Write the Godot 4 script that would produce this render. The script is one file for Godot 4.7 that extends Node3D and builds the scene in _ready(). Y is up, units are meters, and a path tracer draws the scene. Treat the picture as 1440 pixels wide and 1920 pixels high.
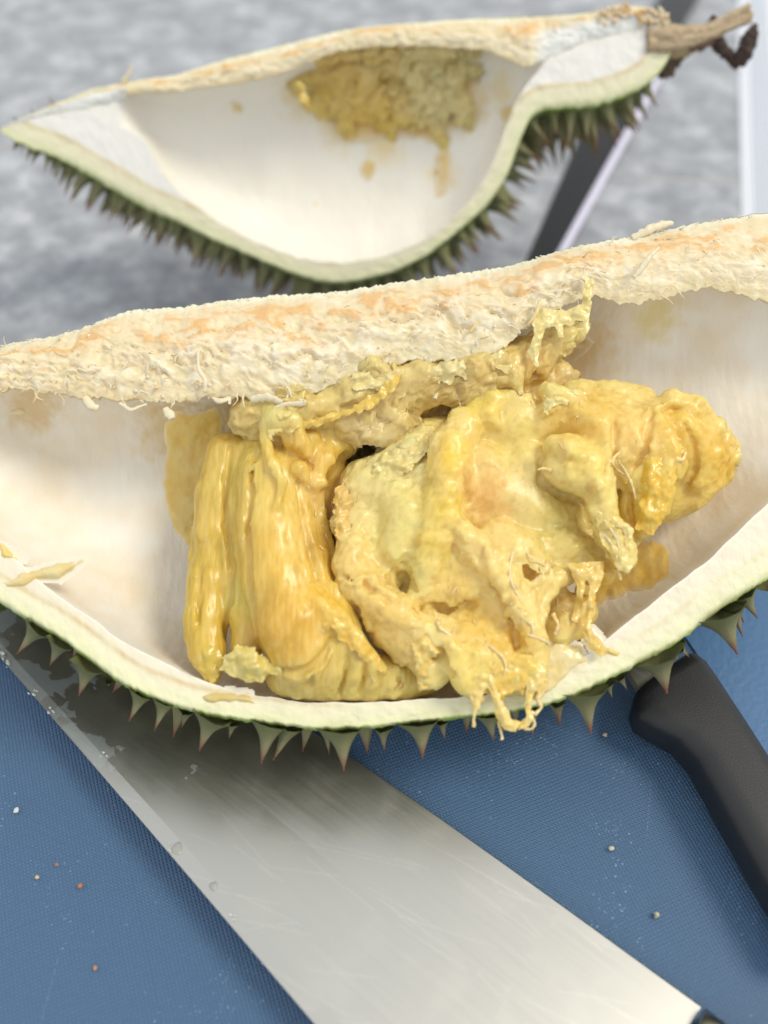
extends Node3D
# Two opened durian segments with their pulp, three knives and a blue cutting board on a tiled table.

# ---------------------------------------------------------------- camera, air, light
const PITCH := 52.0
const FOV := 60.0
const EYE := Vector3(0, 0.25, 0)
var FOCAL: float

func ray(px: float, py: float) -> Vector3:
	var p := deg_to_rad(PITCH)
	var f := Vector3(0, -sin(p), -cos(p))
	var up := Vector3(0, cos(p), -sin(p))
	return f + Vector3.RIGHT * ((px - 720.0) / FOCAL) + up * ((960.0 - py) / FOCAL)

func on_level(px: float, py: float, y: float) -> Vector3:
	var d := ray(px, py)
	return EYE + d * ((y - EYE.y) / d.y)

func set_stage() -> void:
	FOCAL = 960.0 / tan(deg_to_rad(FOV / 2.0))
	var cam := Camera3D.new()
	cam.name = "camera"
	cam.fov = FOV
	cam.near = 0.01
	cam.far = 30.0
	cam.position = EYE
	cam.rotation_degrees = Vector3(-PITCH, 0, 0)
	var at := CameraAttributesPhysical.new()
	at.frustum_focal_length = 12.0 / tan(deg_to_rad(FOV / 2.0))
	at.exposure_aperture = at.frustum_focal_length / 6.0
	at.frustum_focus_distance = 0.252
	at.frustum_near = 0.01
	at.frustum_far = 30.0
	cam.attributes = at
	add_child(cam)
	cam.fov = FOV
	cam.current = true
	var env := Environment.new()
	env.background_mode = Environment.BG_SKY
	var sm := ProceduralSkyMaterial.new()
	sm.sky_top_color = Color(0.93, 0.94, 0.95)
	sm.sky_horizon_color = Color(0.84, 0.85, 0.86)
	sm.sky_curve = 0.3
	sm.ground_bottom_color = Color(0.42, 0.42, 0.42)
	sm.ground_horizon_color = Color(0.62, 0.62, 0.62)
	sm.sky_energy_multiplier = 0.89
	var sky := Sky.new()
	sky.sky_material = sm
	env.sky = sky
	env.tonemap_mode = Environment.TONE_MAPPER_LINEAR
	env.tonemap_exposure = 1.44
	env.sdfgi_enabled = true
	env.ssao_enabled = true
	env.ssil_enabled = true
	var we := WorldEnvironment.new()
	we.name = "world_environment"
	we.environment = env
	add_child(we)
	var sun := DirectionalLight3D.new()
	sun.name = "sun"
	sun.light_color = Color(1.0, 0.965, 0.9)
	sun.light_energy = 0.40
	sun.light_angular_distance = 20.0
	sun.shadow_enabled = true
	add_child(sun)
	sun.look_at_from_position(Vector3.ZERO, -Vector3(0.60, 0.85, -0.02))

# ---------------------------------------------------------------- helpers
var taken := {}
func numbered(called: String) -> String:
	if not taken.has(called):
		taken[called] = 0
		return called
	taken[called] += 1
	return "%s_%03d" % [called, taken[called]]

func tag(o: Node, label: String, category: String, group := "") -> void:
	o.set_meta("label", label)
	o.set_meta("category", category)
	if group != "":
		o.set_meta("group", group)

func base(called: String, at: Vector3, label := "", category := "", group := "") -> Node3D:
	var o := Node3D.new()
	o.name = numbered(called)
	add_child(o)
	o.position = at
	if label != "":
		tag(o, label, category, group)
	return o

# vertices are in world metres; the mesh is kept relative to the thing's base
func commit(called: String, v: PackedVector3Array, idx: PackedInt32Array, col: PackedColorArray, mat: Material, parent: Node, uv := PackedVector2Array(), nrm := PackedVector3Array(), uv2 := PackedVector2Array()) -> MeshInstance3D:
	var off := Vector3.ZERO
	var q: Node = parent
	while q != self:
		off += q.position
		q = q.get_parent()
	var vv := v.duplicate()
	for i in vv.size():
		vv[i] -= off
	if nrm.is_empty():
		nrm = normals(v, idx)
	var a := []
	a.resize(Mesh.ARRAY_MAX)
	a[Mesh.ARRAY_VERTEX] = vv
	a[Mesh.ARRAY_NORMAL] = nrm
	if col.size():
		a[Mesh.ARRAY_COLOR] = col
	if uv.size():
		a[Mesh.ARRAY_TEX_UV] = uv
	if uv2.size():
		a[Mesh.ARRAY_TEX_UV2] = uv2
	a[Mesh.ARRAY_INDEX] = idx
	var m := ArrayMesh.new()
	m.add_surface_from_arrays(Mesh.PRIMITIVE_TRIANGLES, a)
	m.surface_set_material(0, mat)
	var o := MeshInstance3D.new()
	o.mesh = m
	o.name = called if parent != self else numbered(called)
	parent.add_child(o, true)
	return o

func normals(v: PackedVector3Array, idx: PackedInt32Array) -> PackedVector3Array:
	var n := PackedVector3Array()
	n.resize(v.size())
	for t in range(0, idx.size(), 3):
		var a := idx[t]
		var b := idx[t + 1]
		var c := idx[t + 2]
		var f := (v[c] - v[a]).cross(v[b] - v[a])
		n[a] += f
		n[b] += f
		n[c] += f
	for i in n.size():
		n[i] = n[i].normalized()
	return n

func noise(freq: float, seed_: int, octaves := 3, kind := FastNoiseLite.TYPE_SIMPLEX_SMOOTH) -> FastNoiseLite:
	var n := FastNoiseLite.new()
	n.noise_type = kind
	n.frequency = freq
	n.seed = seed_
	n.fractal_octaves = octaves
	n.fractal_type = FastNoiseLite.FRACTAL_FBM if octaves > 1 else FastNoiseLite.FRACTAL_NONE
	return n

func noise_tex(size: int, freq: float, seed_: int, octaves := 4, ramp: Gradient = null, kind := FastNoiseLite.TYPE_SIMPLEX_SMOOTH) -> NoiseTexture2D:
	var t := NoiseTexture2D.new()
	t.width = size
	t.height = size
	t.seamless = true
	t.noise = noise(freq, seed_, octaves, kind)
	if ramp:
		t.color_ramp = ramp
	return t

func ramp2(a: Color, b: Color) -> Gradient:
	var g := Gradient.new()
	g.set_color(0, a)
	g.set_color(1, b)
	return g

func mat(c: Color, rough := 0.6, vertex := false) -> StandardMaterial3D:
	var m := StandardMaterial3D.new()
	m.albedo_color = c
	m.roughness = rough
	m.vertex_color_use_as_albedo = vertex
	return m

func relief(m: StandardMaterial3D, t: Texture2D, cm: float, per_metre: float) -> void:
	m.heightmap_enabled = true
	m.heightmap_texture = t
	m.heightmap_scale = cm
	m.uv1_triplanar = true
	m.uv1_scale = Vector3.ONE * per_metre

# smooth curve through points (x ascending), as a table
func table(pts: Array, x0: float, x1: float, n: int, blur: int) -> PackedFloat32Array:
	var raw := PackedFloat32Array()
	raw.resize(n)
	var k := 0
	for i in n:
		var x := lerpf(x0, x1, float(i) / (n - 1))
		while k < pts.size() - 2 and pts[k + 1].x < x:
			k += 1
		raw[i] = lerpf(pts[k].y, pts[k + 1].y, clampf((x - pts[k].x) / (pts[k + 1].x - pts[k].x), 0, 1))
	for pass_ in 2:
		var out := raw.duplicate()
		for i in n:
			var s := 0.0
			var r := mini(blur, mini(i, n - 1 - i))
			for j in range(-r, r + 1):
				s += raw[i + j]
			out[i] = s / (2 * r + 1)
		raw = out
	return raw

# ---------------------------------------------------------------- a husk's own axes, in millimetres
class Frame:
	var o: Vector3
	var u: Vector3
	var v: Vector3
	var n: Vector3
	func world(p: Vector3) -> Vector3:
		return o + (u * p.x + v * p.y + n * p.z) * 0.001

func frame_through(a: Vector3, b: Vector3) -> Frame:
	var f := Frame.new()
	f.o = a
	f.u = Vector3.RIGHT
	f.v = (b - a).normalized()
	f.n = f.u.cross(f.v)
	return f

func on_frame(f: Frame, px: float, py: float, w: float) -> Vector3:
	var d := ray(px, py)
	var t := (w * 0.001 - (EYE - f.o).dot(f.n)) / d.dot(f.n)
	var p := EYE + d * t - f.o
	return Vector3(p.dot(f.u) * 1000.0, p.dot(f.v) * 1000.0, w)

# ---------------------------------------------------------------- husk
class Husk:
	var f: Frame
	var n: int
	var u0: float
	var u1: float
	var vo: PackedFloat32Array
	var vi: PackedFloat32Array
	var vl: PackedFloat32Array
	var vt: PackedFloat32Array
	var dep: PackedFloat32Array
	var under: float
	var lip: float
	var shell: float
	var power := 0.72
	var pos: PackedVector3Array   # frame coordinates of every grid point
	var rows: int
	var back0: int
	func at(t: PackedFloat32Array, u: float) -> float:
		var x := clampf((u - u0) / (u1 - u0), 0, 1) * (n - 1)
		var i := mini(int(x), n - 2)
		return lerpf(t[i], t[i + 1], x - i)
	func floor_w(u: float, v: float) -> float:
		var a := at(vi, u)
		var b := at(vl, u) + under
		var d := at(dep, u)
		var h := maxf((b - a) / 2, 0.5)
		var s := clampf(absf(v - (a + b) / 2) / h, 0, 1)
		# v = h cos^p, w = d sin^p
		var c := pow(s, 1.0 / power)
		return -d * pow(maxf(1.0 - c * c, 0.0), power / 2)
	func bed(main, px: float, py: float) -> Vector3:
		var p: Vector3 = main.on_frame(f, px, py, -10)
		for k in 14:
			p = main.on_frame(f, px, py, lerpf(p.z, floor_w(p.x, p.y), 0.6))
		return p

func spow(x: float, p: float) -> float:
	return signf(x) * pow(absf(x), p)

func curve_on(f: Frame, pts: Array) -> Array:
	var out := []
	for p in pts:
		var q := on_frame(f, p.x, p.y, 0)
		out.append(Vector2(q.x, q.y))
	return out

func make_husk(f: Frame, outer: Array, inner: Array, lower: Array, top: Array, depth: Array, o: Dictionary) -> Husk:
	var h := Husk.new()
	h.f = f
	h.n = o.columns
	var po := curve_on(f, outer)
	var pi_ := curve_on(f, inner)
	var pl := curve_on(f, lower)
	var pt := curve_on(f, top)
	h.u0 = maxf(po[0].x, pt[0].x)
	h.u1 = minf(po[-1].x, pt[-1].x)
	h.vo = table(po, h.u0, h.u1, h.n, o.blur)
	h.vi = table(pi_, h.u0, h.u1, h.n, o.blur)
	h.vl = table(pl, h.u0, h.u1, h.n, o.blur)
	h.vt = table(pt, h.u0, h.u1, h.n, o.blur)
	var pd := []
	for d in depth:
		pd.append(Vector2(on_frame(f, d.x, 700, 0).x, d.y))
	h.dep = table(pd, h.u0, h.u1, h.n, o.get("depth_blur", o.blur))
	h.under = o.under
	h.lip = o.lip
	h.shell = o.shell
	return h

# ---------------------------------------------------------------- pulp: a field of rounded bones, meshed as surface nets
class Flesh:
	var lo: Vector3
	var h: float
	var nx: int
	var ny: int
	var nz: int
	var acc: PackedFloat32Array
	var k := 0.9
	func _init(a: Vector3, b: Vector3, cell: float) -> void:
		lo = a
		h = cell
		nx = int((b.x - a.x) / h) + 2
		ny = int((b.y - a.y) / h) + 2
		nz = int((b.z - a.z) / h) + 2
		acc = PackedFloat32Array()
		acc.resize(nx * ny * nz)
	func bone(a: Vector3, b: Vector3, ra: float, rb: float, flat := 1.0) -> void:
		var m := maxf(ra, rb) + 3.6 / k
		var mz := m / flat
		var x0 := clampi(int((minf(a.x, b.x) - m - lo.x) / h), 0, nx - 1)
		var x1 := clampi(int((maxf(a.x, b.x) + m - lo.x) / h) + 1, 0, nx - 1)
		var y0 := clampi(int((minf(a.y, b.y) - m - lo.y) / h), 0, ny - 1)
		var y1 := clampi(int((maxf(a.y, b.y) + m - lo.y) / h) + 1, 0, ny - 1)
		var z0 := clampi(int((minf(a.z, b.z) - mz - lo.z) / h), 0, nz - 1)
		var z1 := clampi(int((maxf(a.z, b.z) + mz - lo.z) / h) + 1, 0, nz - 1)
		var aa := Vector3(a.x, a.y, a.z * flat)
		var ab := Vector3(b.x - a.x, b.y - a.y, (b.z - a.z) * flat)
		var inv := 1.0 / maxf(ab.length_squared(), 1e-6)
		var lim := 3.6 / k
		for z in range(z0, z1 + 1):
			for y in range(y0, y1 + 1):
				var i := (z * ny + y) * nx + x0
				var p := Vector3(lo.x + x0 * h, lo.y + y * h, (lo.z + z * h) * flat) - aa
				for x in range(x0, x1 + 1):
					var t := clampf(p.dot(ab) * inv, 0.0, 1.0)
					var d := (p - ab * t).length() - (ra + (rb - ra) * t)
					if d < lim:
						acc[i] += exp(-k * maxf(d, -12.0))
					i += 1
					p.x += h
	func solve() -> void:
		for i in acc.size():
			var a := acc[i]
			acc[i] = 9.0 if a < 1e-6 else -log(a) / k
	func carve(a: Vector3, b: Vector3, ra: float, rb: float, soft := 1.0) -> void:
		var m := maxf(ra, rb) + 2.0 * soft + h
		var x0 := clampi(int((minf(a.x, b.x) - m - lo.x) / h), 0, nx - 1)
		var x1 := clampi(int((maxf(a.x, b.x) + m - lo.x) / h) + 1, 0, nx - 1)
		var y0 := clampi(int((minf(a.y, b.y) - m - lo.y) / h), 0, ny - 1)
		var y1 := clampi(int((maxf(a.y, b.y) + m - lo.y) / h) + 1, 0, ny - 1)
		var z0 := clampi(int((minf(a.z, b.z) - m - lo.z) / h), 0, nz - 1)
		var z1 := clampi(int((maxf(a.z, b.z) + m - lo.z) / h) + 1, 0, nz - 1)
		var ab := b - a
		var inv := 1.0 / maxf(ab.length_squared(), 1e-6)
		for z in range(z0, z1 + 1):
			for y in range(y0, y1 + 1):
				var i := (z * ny + y) * nx + x0
				for x in range(x0, x1 + 1):
					var p := Vector3(lo.x + x * h, lo.y + y * h, lo.z + z * h) - a
					var t := clampf(p.dot(ab) * inv, 0.0, 1.0)
					var d := (ra + (rb - ra) * t) - (p - ab * t).length()
					var e := acc[i]
					var s := clampf((soft - absf(d - e)) / soft, 0.0, 1.0)
					acc[i] = maxf(e, d) + s * s * soft * 0.25
					i += 1
	func weld(a: Vector3, b: Vector3, ra: float, rb: float, soft := 1.0) -> void:
		var m := maxf(ra, rb) + 2.0 * soft + h
		var x0 := clampi(int((minf(a.x, b.x) - m - lo.x) / h), 0, nx - 1)
		var x1 := clampi(int((maxf(a.x, b.x) + m - lo.x) / h) + 1, 0, nx - 1)
		var y0 := clampi(int((minf(a.y, b.y) - m - lo.y) / h), 0, ny - 1)
		var y1 := clampi(int((maxf(a.y, b.y) + m - lo.y) / h) + 1, 0, ny - 1)
		var z0 := clampi(int((minf(a.z, b.z) - m - lo.z) / h), 0, nz - 1)
		var z1 := clampi(int((maxf(a.z, b.z) + m - lo.z) / h) + 1, 0, nz - 1)
		var ab := b - a
		var inv := 1.0 / maxf(ab.length_squared(), 1e-6)
		for z in range(z0, z1 + 1):
			for y in range(y0, y1 + 1):
				var i := (z * ny + y) * nx + x0
				for x in range(x0, x1 + 1):
					var p := Vector3(lo.x + x * h, lo.y + y * h, lo.z + z * h) - a
					var t := clampf(p.dot(ab) * inv, 0.0, 1.0)
					var d := (p - ab * t).length() - (ra + (rb - ra) * t)
					var e := acc[i]
					var s := clampf((soft - absf(d - e)) / soft, 0.0, 1.0)
					acc[i] = minf(e, d) - s * s * soft * 0.25
					i += 1
	func inside(p: Vector3) -> bool:
		var x := int((p.x - lo.x) / h + 0.5)
		var y := int((p.y - lo.y) / h + 0.5)
		var z := int((p.z - lo.z) / h + 0.5)
		if x < 0 or y < 0 or z < 0 or x >= nx or y >= ny or z >= nz:
			return false
		return acc[(z * ny + y) * nx + x] < 0.0
	var verts := PackedVector3Array()
	var tris := PackedInt32Array()
	var ids: PackedInt32Array
	func cell_vertex(i: int) -> int:
		if ids[i] > 0:
			return ids[i] - 1
		var sx := 1
		var sy := nx
		var sz := nx * ny
		var f := PackedFloat32Array([acc[i], acc[i + sx], acc[i + sy], acc[i + sx + sy], acc[i + sz], acc[i + sx + sz], acc[i + sy + sz], acc[i + sx + sy + sz]])
		var s := Vector3.ZERO
		var c := 0
		for e in 12:
			var a := EA[e]
			var b := EB[e]
			if (f[a] < 0.0) != (f[b] < 0.0):
				var t := f[a] / (f[a] - f[b])
				s += Vector3(a & 1, (a >> 1) & 1, a >> 2).lerp(Vector3(b & 1, (b >> 1) & 1, b >> 2), t)
				c += 1
		var x := i % nx
		var y := (i / nx) % ny
		var z := i / sz
		verts.append(lo + (Vector3(x, y, z) + s / maxi(c, 1)) * h)
		ids[i] = verts.size()
		return verts.size() - 1
	const EA: Array[int] = [0, 2, 4, 6, 0, 1, 4, 5, 0, 1, 2, 3]
	const EB: Array[int] = [1, 3, 5, 7, 2, 3, 6, 7, 4, 5, 6, 7]
	func quad(a: int, b: int, c: int, d: int, flip: bool) -> void:
		var p := cell_vertex(a)
		var q := cell_vertex(b)
		var r := cell_vertex(c)
		var s := cell_vertex(d)
		if flip:
			tris.append_array([p, q, r, p, r, s])
		else:
			tris.append_array([p, r, q, p, s, r])
	func net() -> void:
		ids = PackedInt32Array()
		ids.resize(acc.size())
		var sy := nx
		var sz := nx * ny
		for z in range(1, nz - 1):
			for y in range(1, ny - 1):
				var i := (z * ny + y) * nx + 1
				for x in range(1, nx - 1):
					var f := acc[i]
					if f < 6.0:
						var inside := f < 0.0
						if inside != (acc[i + 1] < 0.0):
							quad(i, i - sy, i - sy - sz, i - sz, not inside)
						if inside != (acc[i + sy] < 0.0):
							quad(i, i - sz, i - sz - 1, i - 1, not inside)
						if inside != (acc[i + sz] < 0.0):
							quad(i, i - 1, i - 1 - sy, i - sy, not inside)
					i += 1

# chain of bones from [px, py, w, r] rows
func chain(g: Flesh, f: Frame, rows: Array, flat := 1.0) -> void:
	for i in maxi(rows.size() - 1, 1):
		var a = rows[i]
		var b = rows[mini(i + 1, rows.size() - 1)]
		g.bone(on_frame(f, a[0], a[1], a[2]), on_frame(f, b[0], b[1], b[2]), a[3], b[3], flat)

func groove(g: Flesh, f: Frame, rows: Array, soft := 1.0) -> void:
	for i in maxi(rows.size() - 1, 1):
		var a = rows[i]
		var b = rows[mini(i + 1, rows.size() - 1)]
		g.carve(on_frame(f, a[0], a[1], a[2]), on_frame(f, b[0], b[1], b[2]), a[3], b[3], soft)

# the first point of the flesh along the view through a pixel, raised by so many millimetres
func on_flesh(g: Flesh, f: Frame, px: float, py: float, raise: float) -> Vector3:
	var w := 15.0
	while w > -28.0:
		var p := on_frame(f, px, py, w)
		if g.inside(p):
			return on_frame(f, px, py, w + raise)
		w -= 0.4
	return on_frame(f, px, py, -6.0)

# rows of [px, py, height of the centre over the surface (mm), r]
func crease(g: Flesh, f: Frame, rows: Array, soft := 0.8) -> void:
	var pts := []
	for r in rows:
		pts.append(on_flesh(g, f, r[0], r[1], r[2]))
	for i in rows.size() - 1:
		g.carve(pts[i], pts[i + 1], rows[i][3], rows[i + 1][3], soft)

func welt(g: Flesh, f: Frame, rows: Array, soft := 1.2) -> void:
	var pts := []
	for r in rows:
		pts.append(on_flesh(g, f, r[0], r[1], r[2]))
	for i in rows.size() - 1:
		g.weld(pts[i], pts[i + 1], rows[i][3], rows[i + 1][3], soft)

# colour patches: [px, py, radius px, Color (linear)], mixed by distance in the husk's own plane
func paint_list(f: Frame, rows: Array) -> Array:
	var out := []
	for r in rows:
		var q := on_frame(f, r[0], r[1], 0)
		var q2 := on_frame(f, r[0] + r[2], r[1], 0)
		out.append([Vector2(q.x, q.y), 1.0 / pow(q2.x - q.x, 2), r[3]])
	return out

func flesh_mesh(called: String, g: Flesh, f: Frame, paint: Array, base_c: Color, m: Material, parent: Node, lump: float, fine: float, streak := Vector3.ONE, warp := 0.8, calm := []) -> MeshInstance3D:
	g.net()
	var n1 := noise(0.14, 11, 2)
	var n2 := noise(0.42, 12, 3)
	var n3 := noise(0.09, 13, 3)
	var n4 := noise(0.22, 14, 3)
	var nn := normals(g.verts, g.tris)
	var v := PackedVector3Array()
	var c := PackedColorArray()
	v.resize(g.verts.size())
	c.resize(g.verts.size())
	for i in v.size():
		var p := g.verts[i]
		var q := p * streak
		var a := n1.get_noise_3dv(p)
		var b := n2.get_noise_3dv(q)
		var calm_ := 1.0
		for r in calm:
			calm_ = minf(calm_, 0.25 + 0.75 * smoothstep(0.3, 1.3, Vector2(p.x, p.y).distance_squared_to(r[0]) * r[1]))
		var far := Vector3(n4.get_noise_3dv(q), n4.get_noise_3dv(q + Vector3(91, 0, 0)), n4.get_noise_3dv(q + Vector3(0, 77, 0)))
		calm_ *= 0.45 + 0.75 * smoothstep(-0.25, 0.4, n3.get_noise_3dv(p * 0.9 + Vector3(40, 0, 0)))
		p += nn[i] * (a * lump + b * fine) * calm_ + far * warp * calm_
		var s := n3.get_noise_3dv(q * 1.7)
		var col := base_c * 0.15
		var wt := 0.15
		var at := Vector2(p.x, p.y) + Vector2(a, s) * 3.0
		for r in paint:
			var e: float = at.distance_squared_to(r[0]) * r[1]
			if e < 6.0:
				var ww := exp(-e * 1.4)
				col += r[2] * ww
				wt += ww
		col = col / wt
		var pale := clampf(b * 0.8 + s * 0.6, -0.5, 0.7)
		col = col.lerp(Color(0.86, 0.76, 0.50), maxf(pale, 0.0) * 0.55)
		col = col * (1.0 + 0.16 * minf(pale, 0.0) * 2.0)
		c[i] = Color(col.r * 0.97, col.g * 0.91, col.b * 0.60)
		v[i] = f.world(p)
	return commit(called, v, g.tris, c, m, parent)

# a rounded, lumpy strand through world points
func strand(pts: Array, radii: Array, sides := 7, wob := 0.0, seed_ := 1, flat := 1.0) -> Array:
	var v := PackedVector3Array()
	var idx := PackedInt32Array()
	var cu := Curve3D.new()
	for i in pts.size():
		var t: Vector3 = (pts[mini(i + 1, pts.size() - 1)] - pts[maxi(i - 1, 0)]) / 6.0
		cu.add_point(pts[i], -t, t)
	var rings := maxi(6, pts.size() * 6)
	var nz := noise(620.0, seed_, 3)
	var side := Vector3.RIGHT
	var L := 0
	for i in rings + 1:
		var s := float(i) / rings * (pts.size() - 1)
		var k := mini(int(s), pts.size() - 2)
		var p := cu.sample(k, s - k)
		var p2 := cu.sample(k, minf(s - k + 0.05, 1.0))
		var p1 := cu.sample(k, maxf(s - k - 0.05, 0.0))
		var d := (p2 - p1).normalized()
		if d.length() < 0.5:
			d = Vector3.UP
		side = (side - d * side.dot(d)).normalized()
		if side.length() < 0.5:
			side = d.cross(Vector3.UP).normalized()
		var up := d.cross(side)
		var r := lerpf(radii[k], radii[k + 1], s - k)
		for j in sides:
			var a := TAU * j / sides
			var rr := r * (1.0 + wob * nz.get_noise_3d(p.x + cos(a) * r * 0.7, p.y + sin(a) * r * 0.7, p.z))
			v.append(p + side * cos(a) * rr + up * sin(a) * rr * flat)
		L += 1
	for i in L - 1:
		for j in sides:
			var a := i * sides + j
			var b := i * sides + (j + 1) % sides
			idx.append_array([a, b, a + sides, b, b + sides, a + sides])
	for e in [0, L - 1]:
		var ce := Vector3.ZERO
		for j in sides:
			ce += v[e * sides + j]
		v.append(ce / sides)
		for j in sides:
			var a: int = e * sides + j
			var b: int = e * sides + (j + 1) % sides
			if e == 0:
				idx.append_array([v.size() - 1, b, a])
			else:
				idx.append_array([v.size() - 1, a, b])
	return [v, idx]

class Pile:
	var v := PackedVector3Array()
	var idx := PackedInt32Array()
	var c := PackedColorArray()
	func put(a: Array, col: Color) -> void:
		var s := v.size()
		v.append_array(a[0])
		for i in a[1]:
			idx.append(i + s)
		for i in a[0].size():
			c.append(col)

# ---------------------------------------------------------------- materials
var M := {}
func make_materials() -> void:
	var fine := noise_tex(512, 0.02, 3, 5)
	var grain := noise_tex(512, 0.06, 5, 3)
	var cell := noise_tex(512, 0.03, 8, 3, null, FastNoiseLite.TYPE_CELLULAR)
	var pulp := mat(Color.WHITE, 0.40, true)
	relief(pulp, fine, 0.028, 30.0)
	pulp.clearcoat_enabled = true
	pulp.clearcoat = 0.3
	pulp.metallic_specular = 0.42
	pulp.clearcoat_roughness = 0.2
	pulp.subsurf_scatter_enabled = true
	pulp.subsurf_scatter_strength = 0.22
	M.pulp = pulp
	var long_ := pulp.duplicate() as StandardMaterial3D
	long_.uv1_scale = Vector3(70, 15, 15)
	long_.heightmap_scale = 0.02
	long_.roughness = 0.32
	long_.clearcoat = 0.34
	M.pulp_fibrous = long_
	var film := mat(Color.WHITE, 0.3, true)
	relief(film, fine, 0.02, 30.0)
	film.clearcoat_enabled = true
	film.clearcoat = 0.5
	film.clearcoat_roughness = 0.15
	film.backlight_enabled = true
	film.backlight = Color(0.3, 0.24, 0.1)
	M.film = film
	var ridge := mat(Color.WHITE, 0.46, true)
	relief(ridge, fine, 0.03, 45.0)
	ridge.uv1_scale = Vector3(22, 60, 60)
	ridge.subsurf_scatter_enabled = true
	ridge.subsurf_scatter_strength = 0.15
	M.ridge = ridge
	var lining := mat(Color.WHITE, 0.5, true)
	relief(lining, fine, 0.02, 24.0)
	lining.uv1_scale = Vector3(34, 14, 14)
	lining.subsurf_scatter_enabled = true
	lining.subsurf_scatter_strength = 0.06
	M.lining = lining
	var rim := mat(Color.WHITE, 0.55, true)
	relief(rim, fine, 0.018, 40.0)
	M.rim = rim
	var skin := mat(Color.WHITE, 0.7, true)
	relief(skin, cell, 0.015, 60.0)
	M.skin = skin
	M.fibre = mat(Color.WHITE, 0.45, true)
	M.fibre.backlight_enabled = true
	M.fibre.backlight = Color(0.35, 0.32, 0.22)
	M.stem = mat(Color.WHITE, 0.85, true)
	relief(M.stem, fine, 0.08, 60.0)

# ---------------------------------------------------------------- building a husk
const GREEN := Color(0.23, 0.34, 0.045)
const RIND := Color(0.76, 0.77, 0.47)

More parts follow.
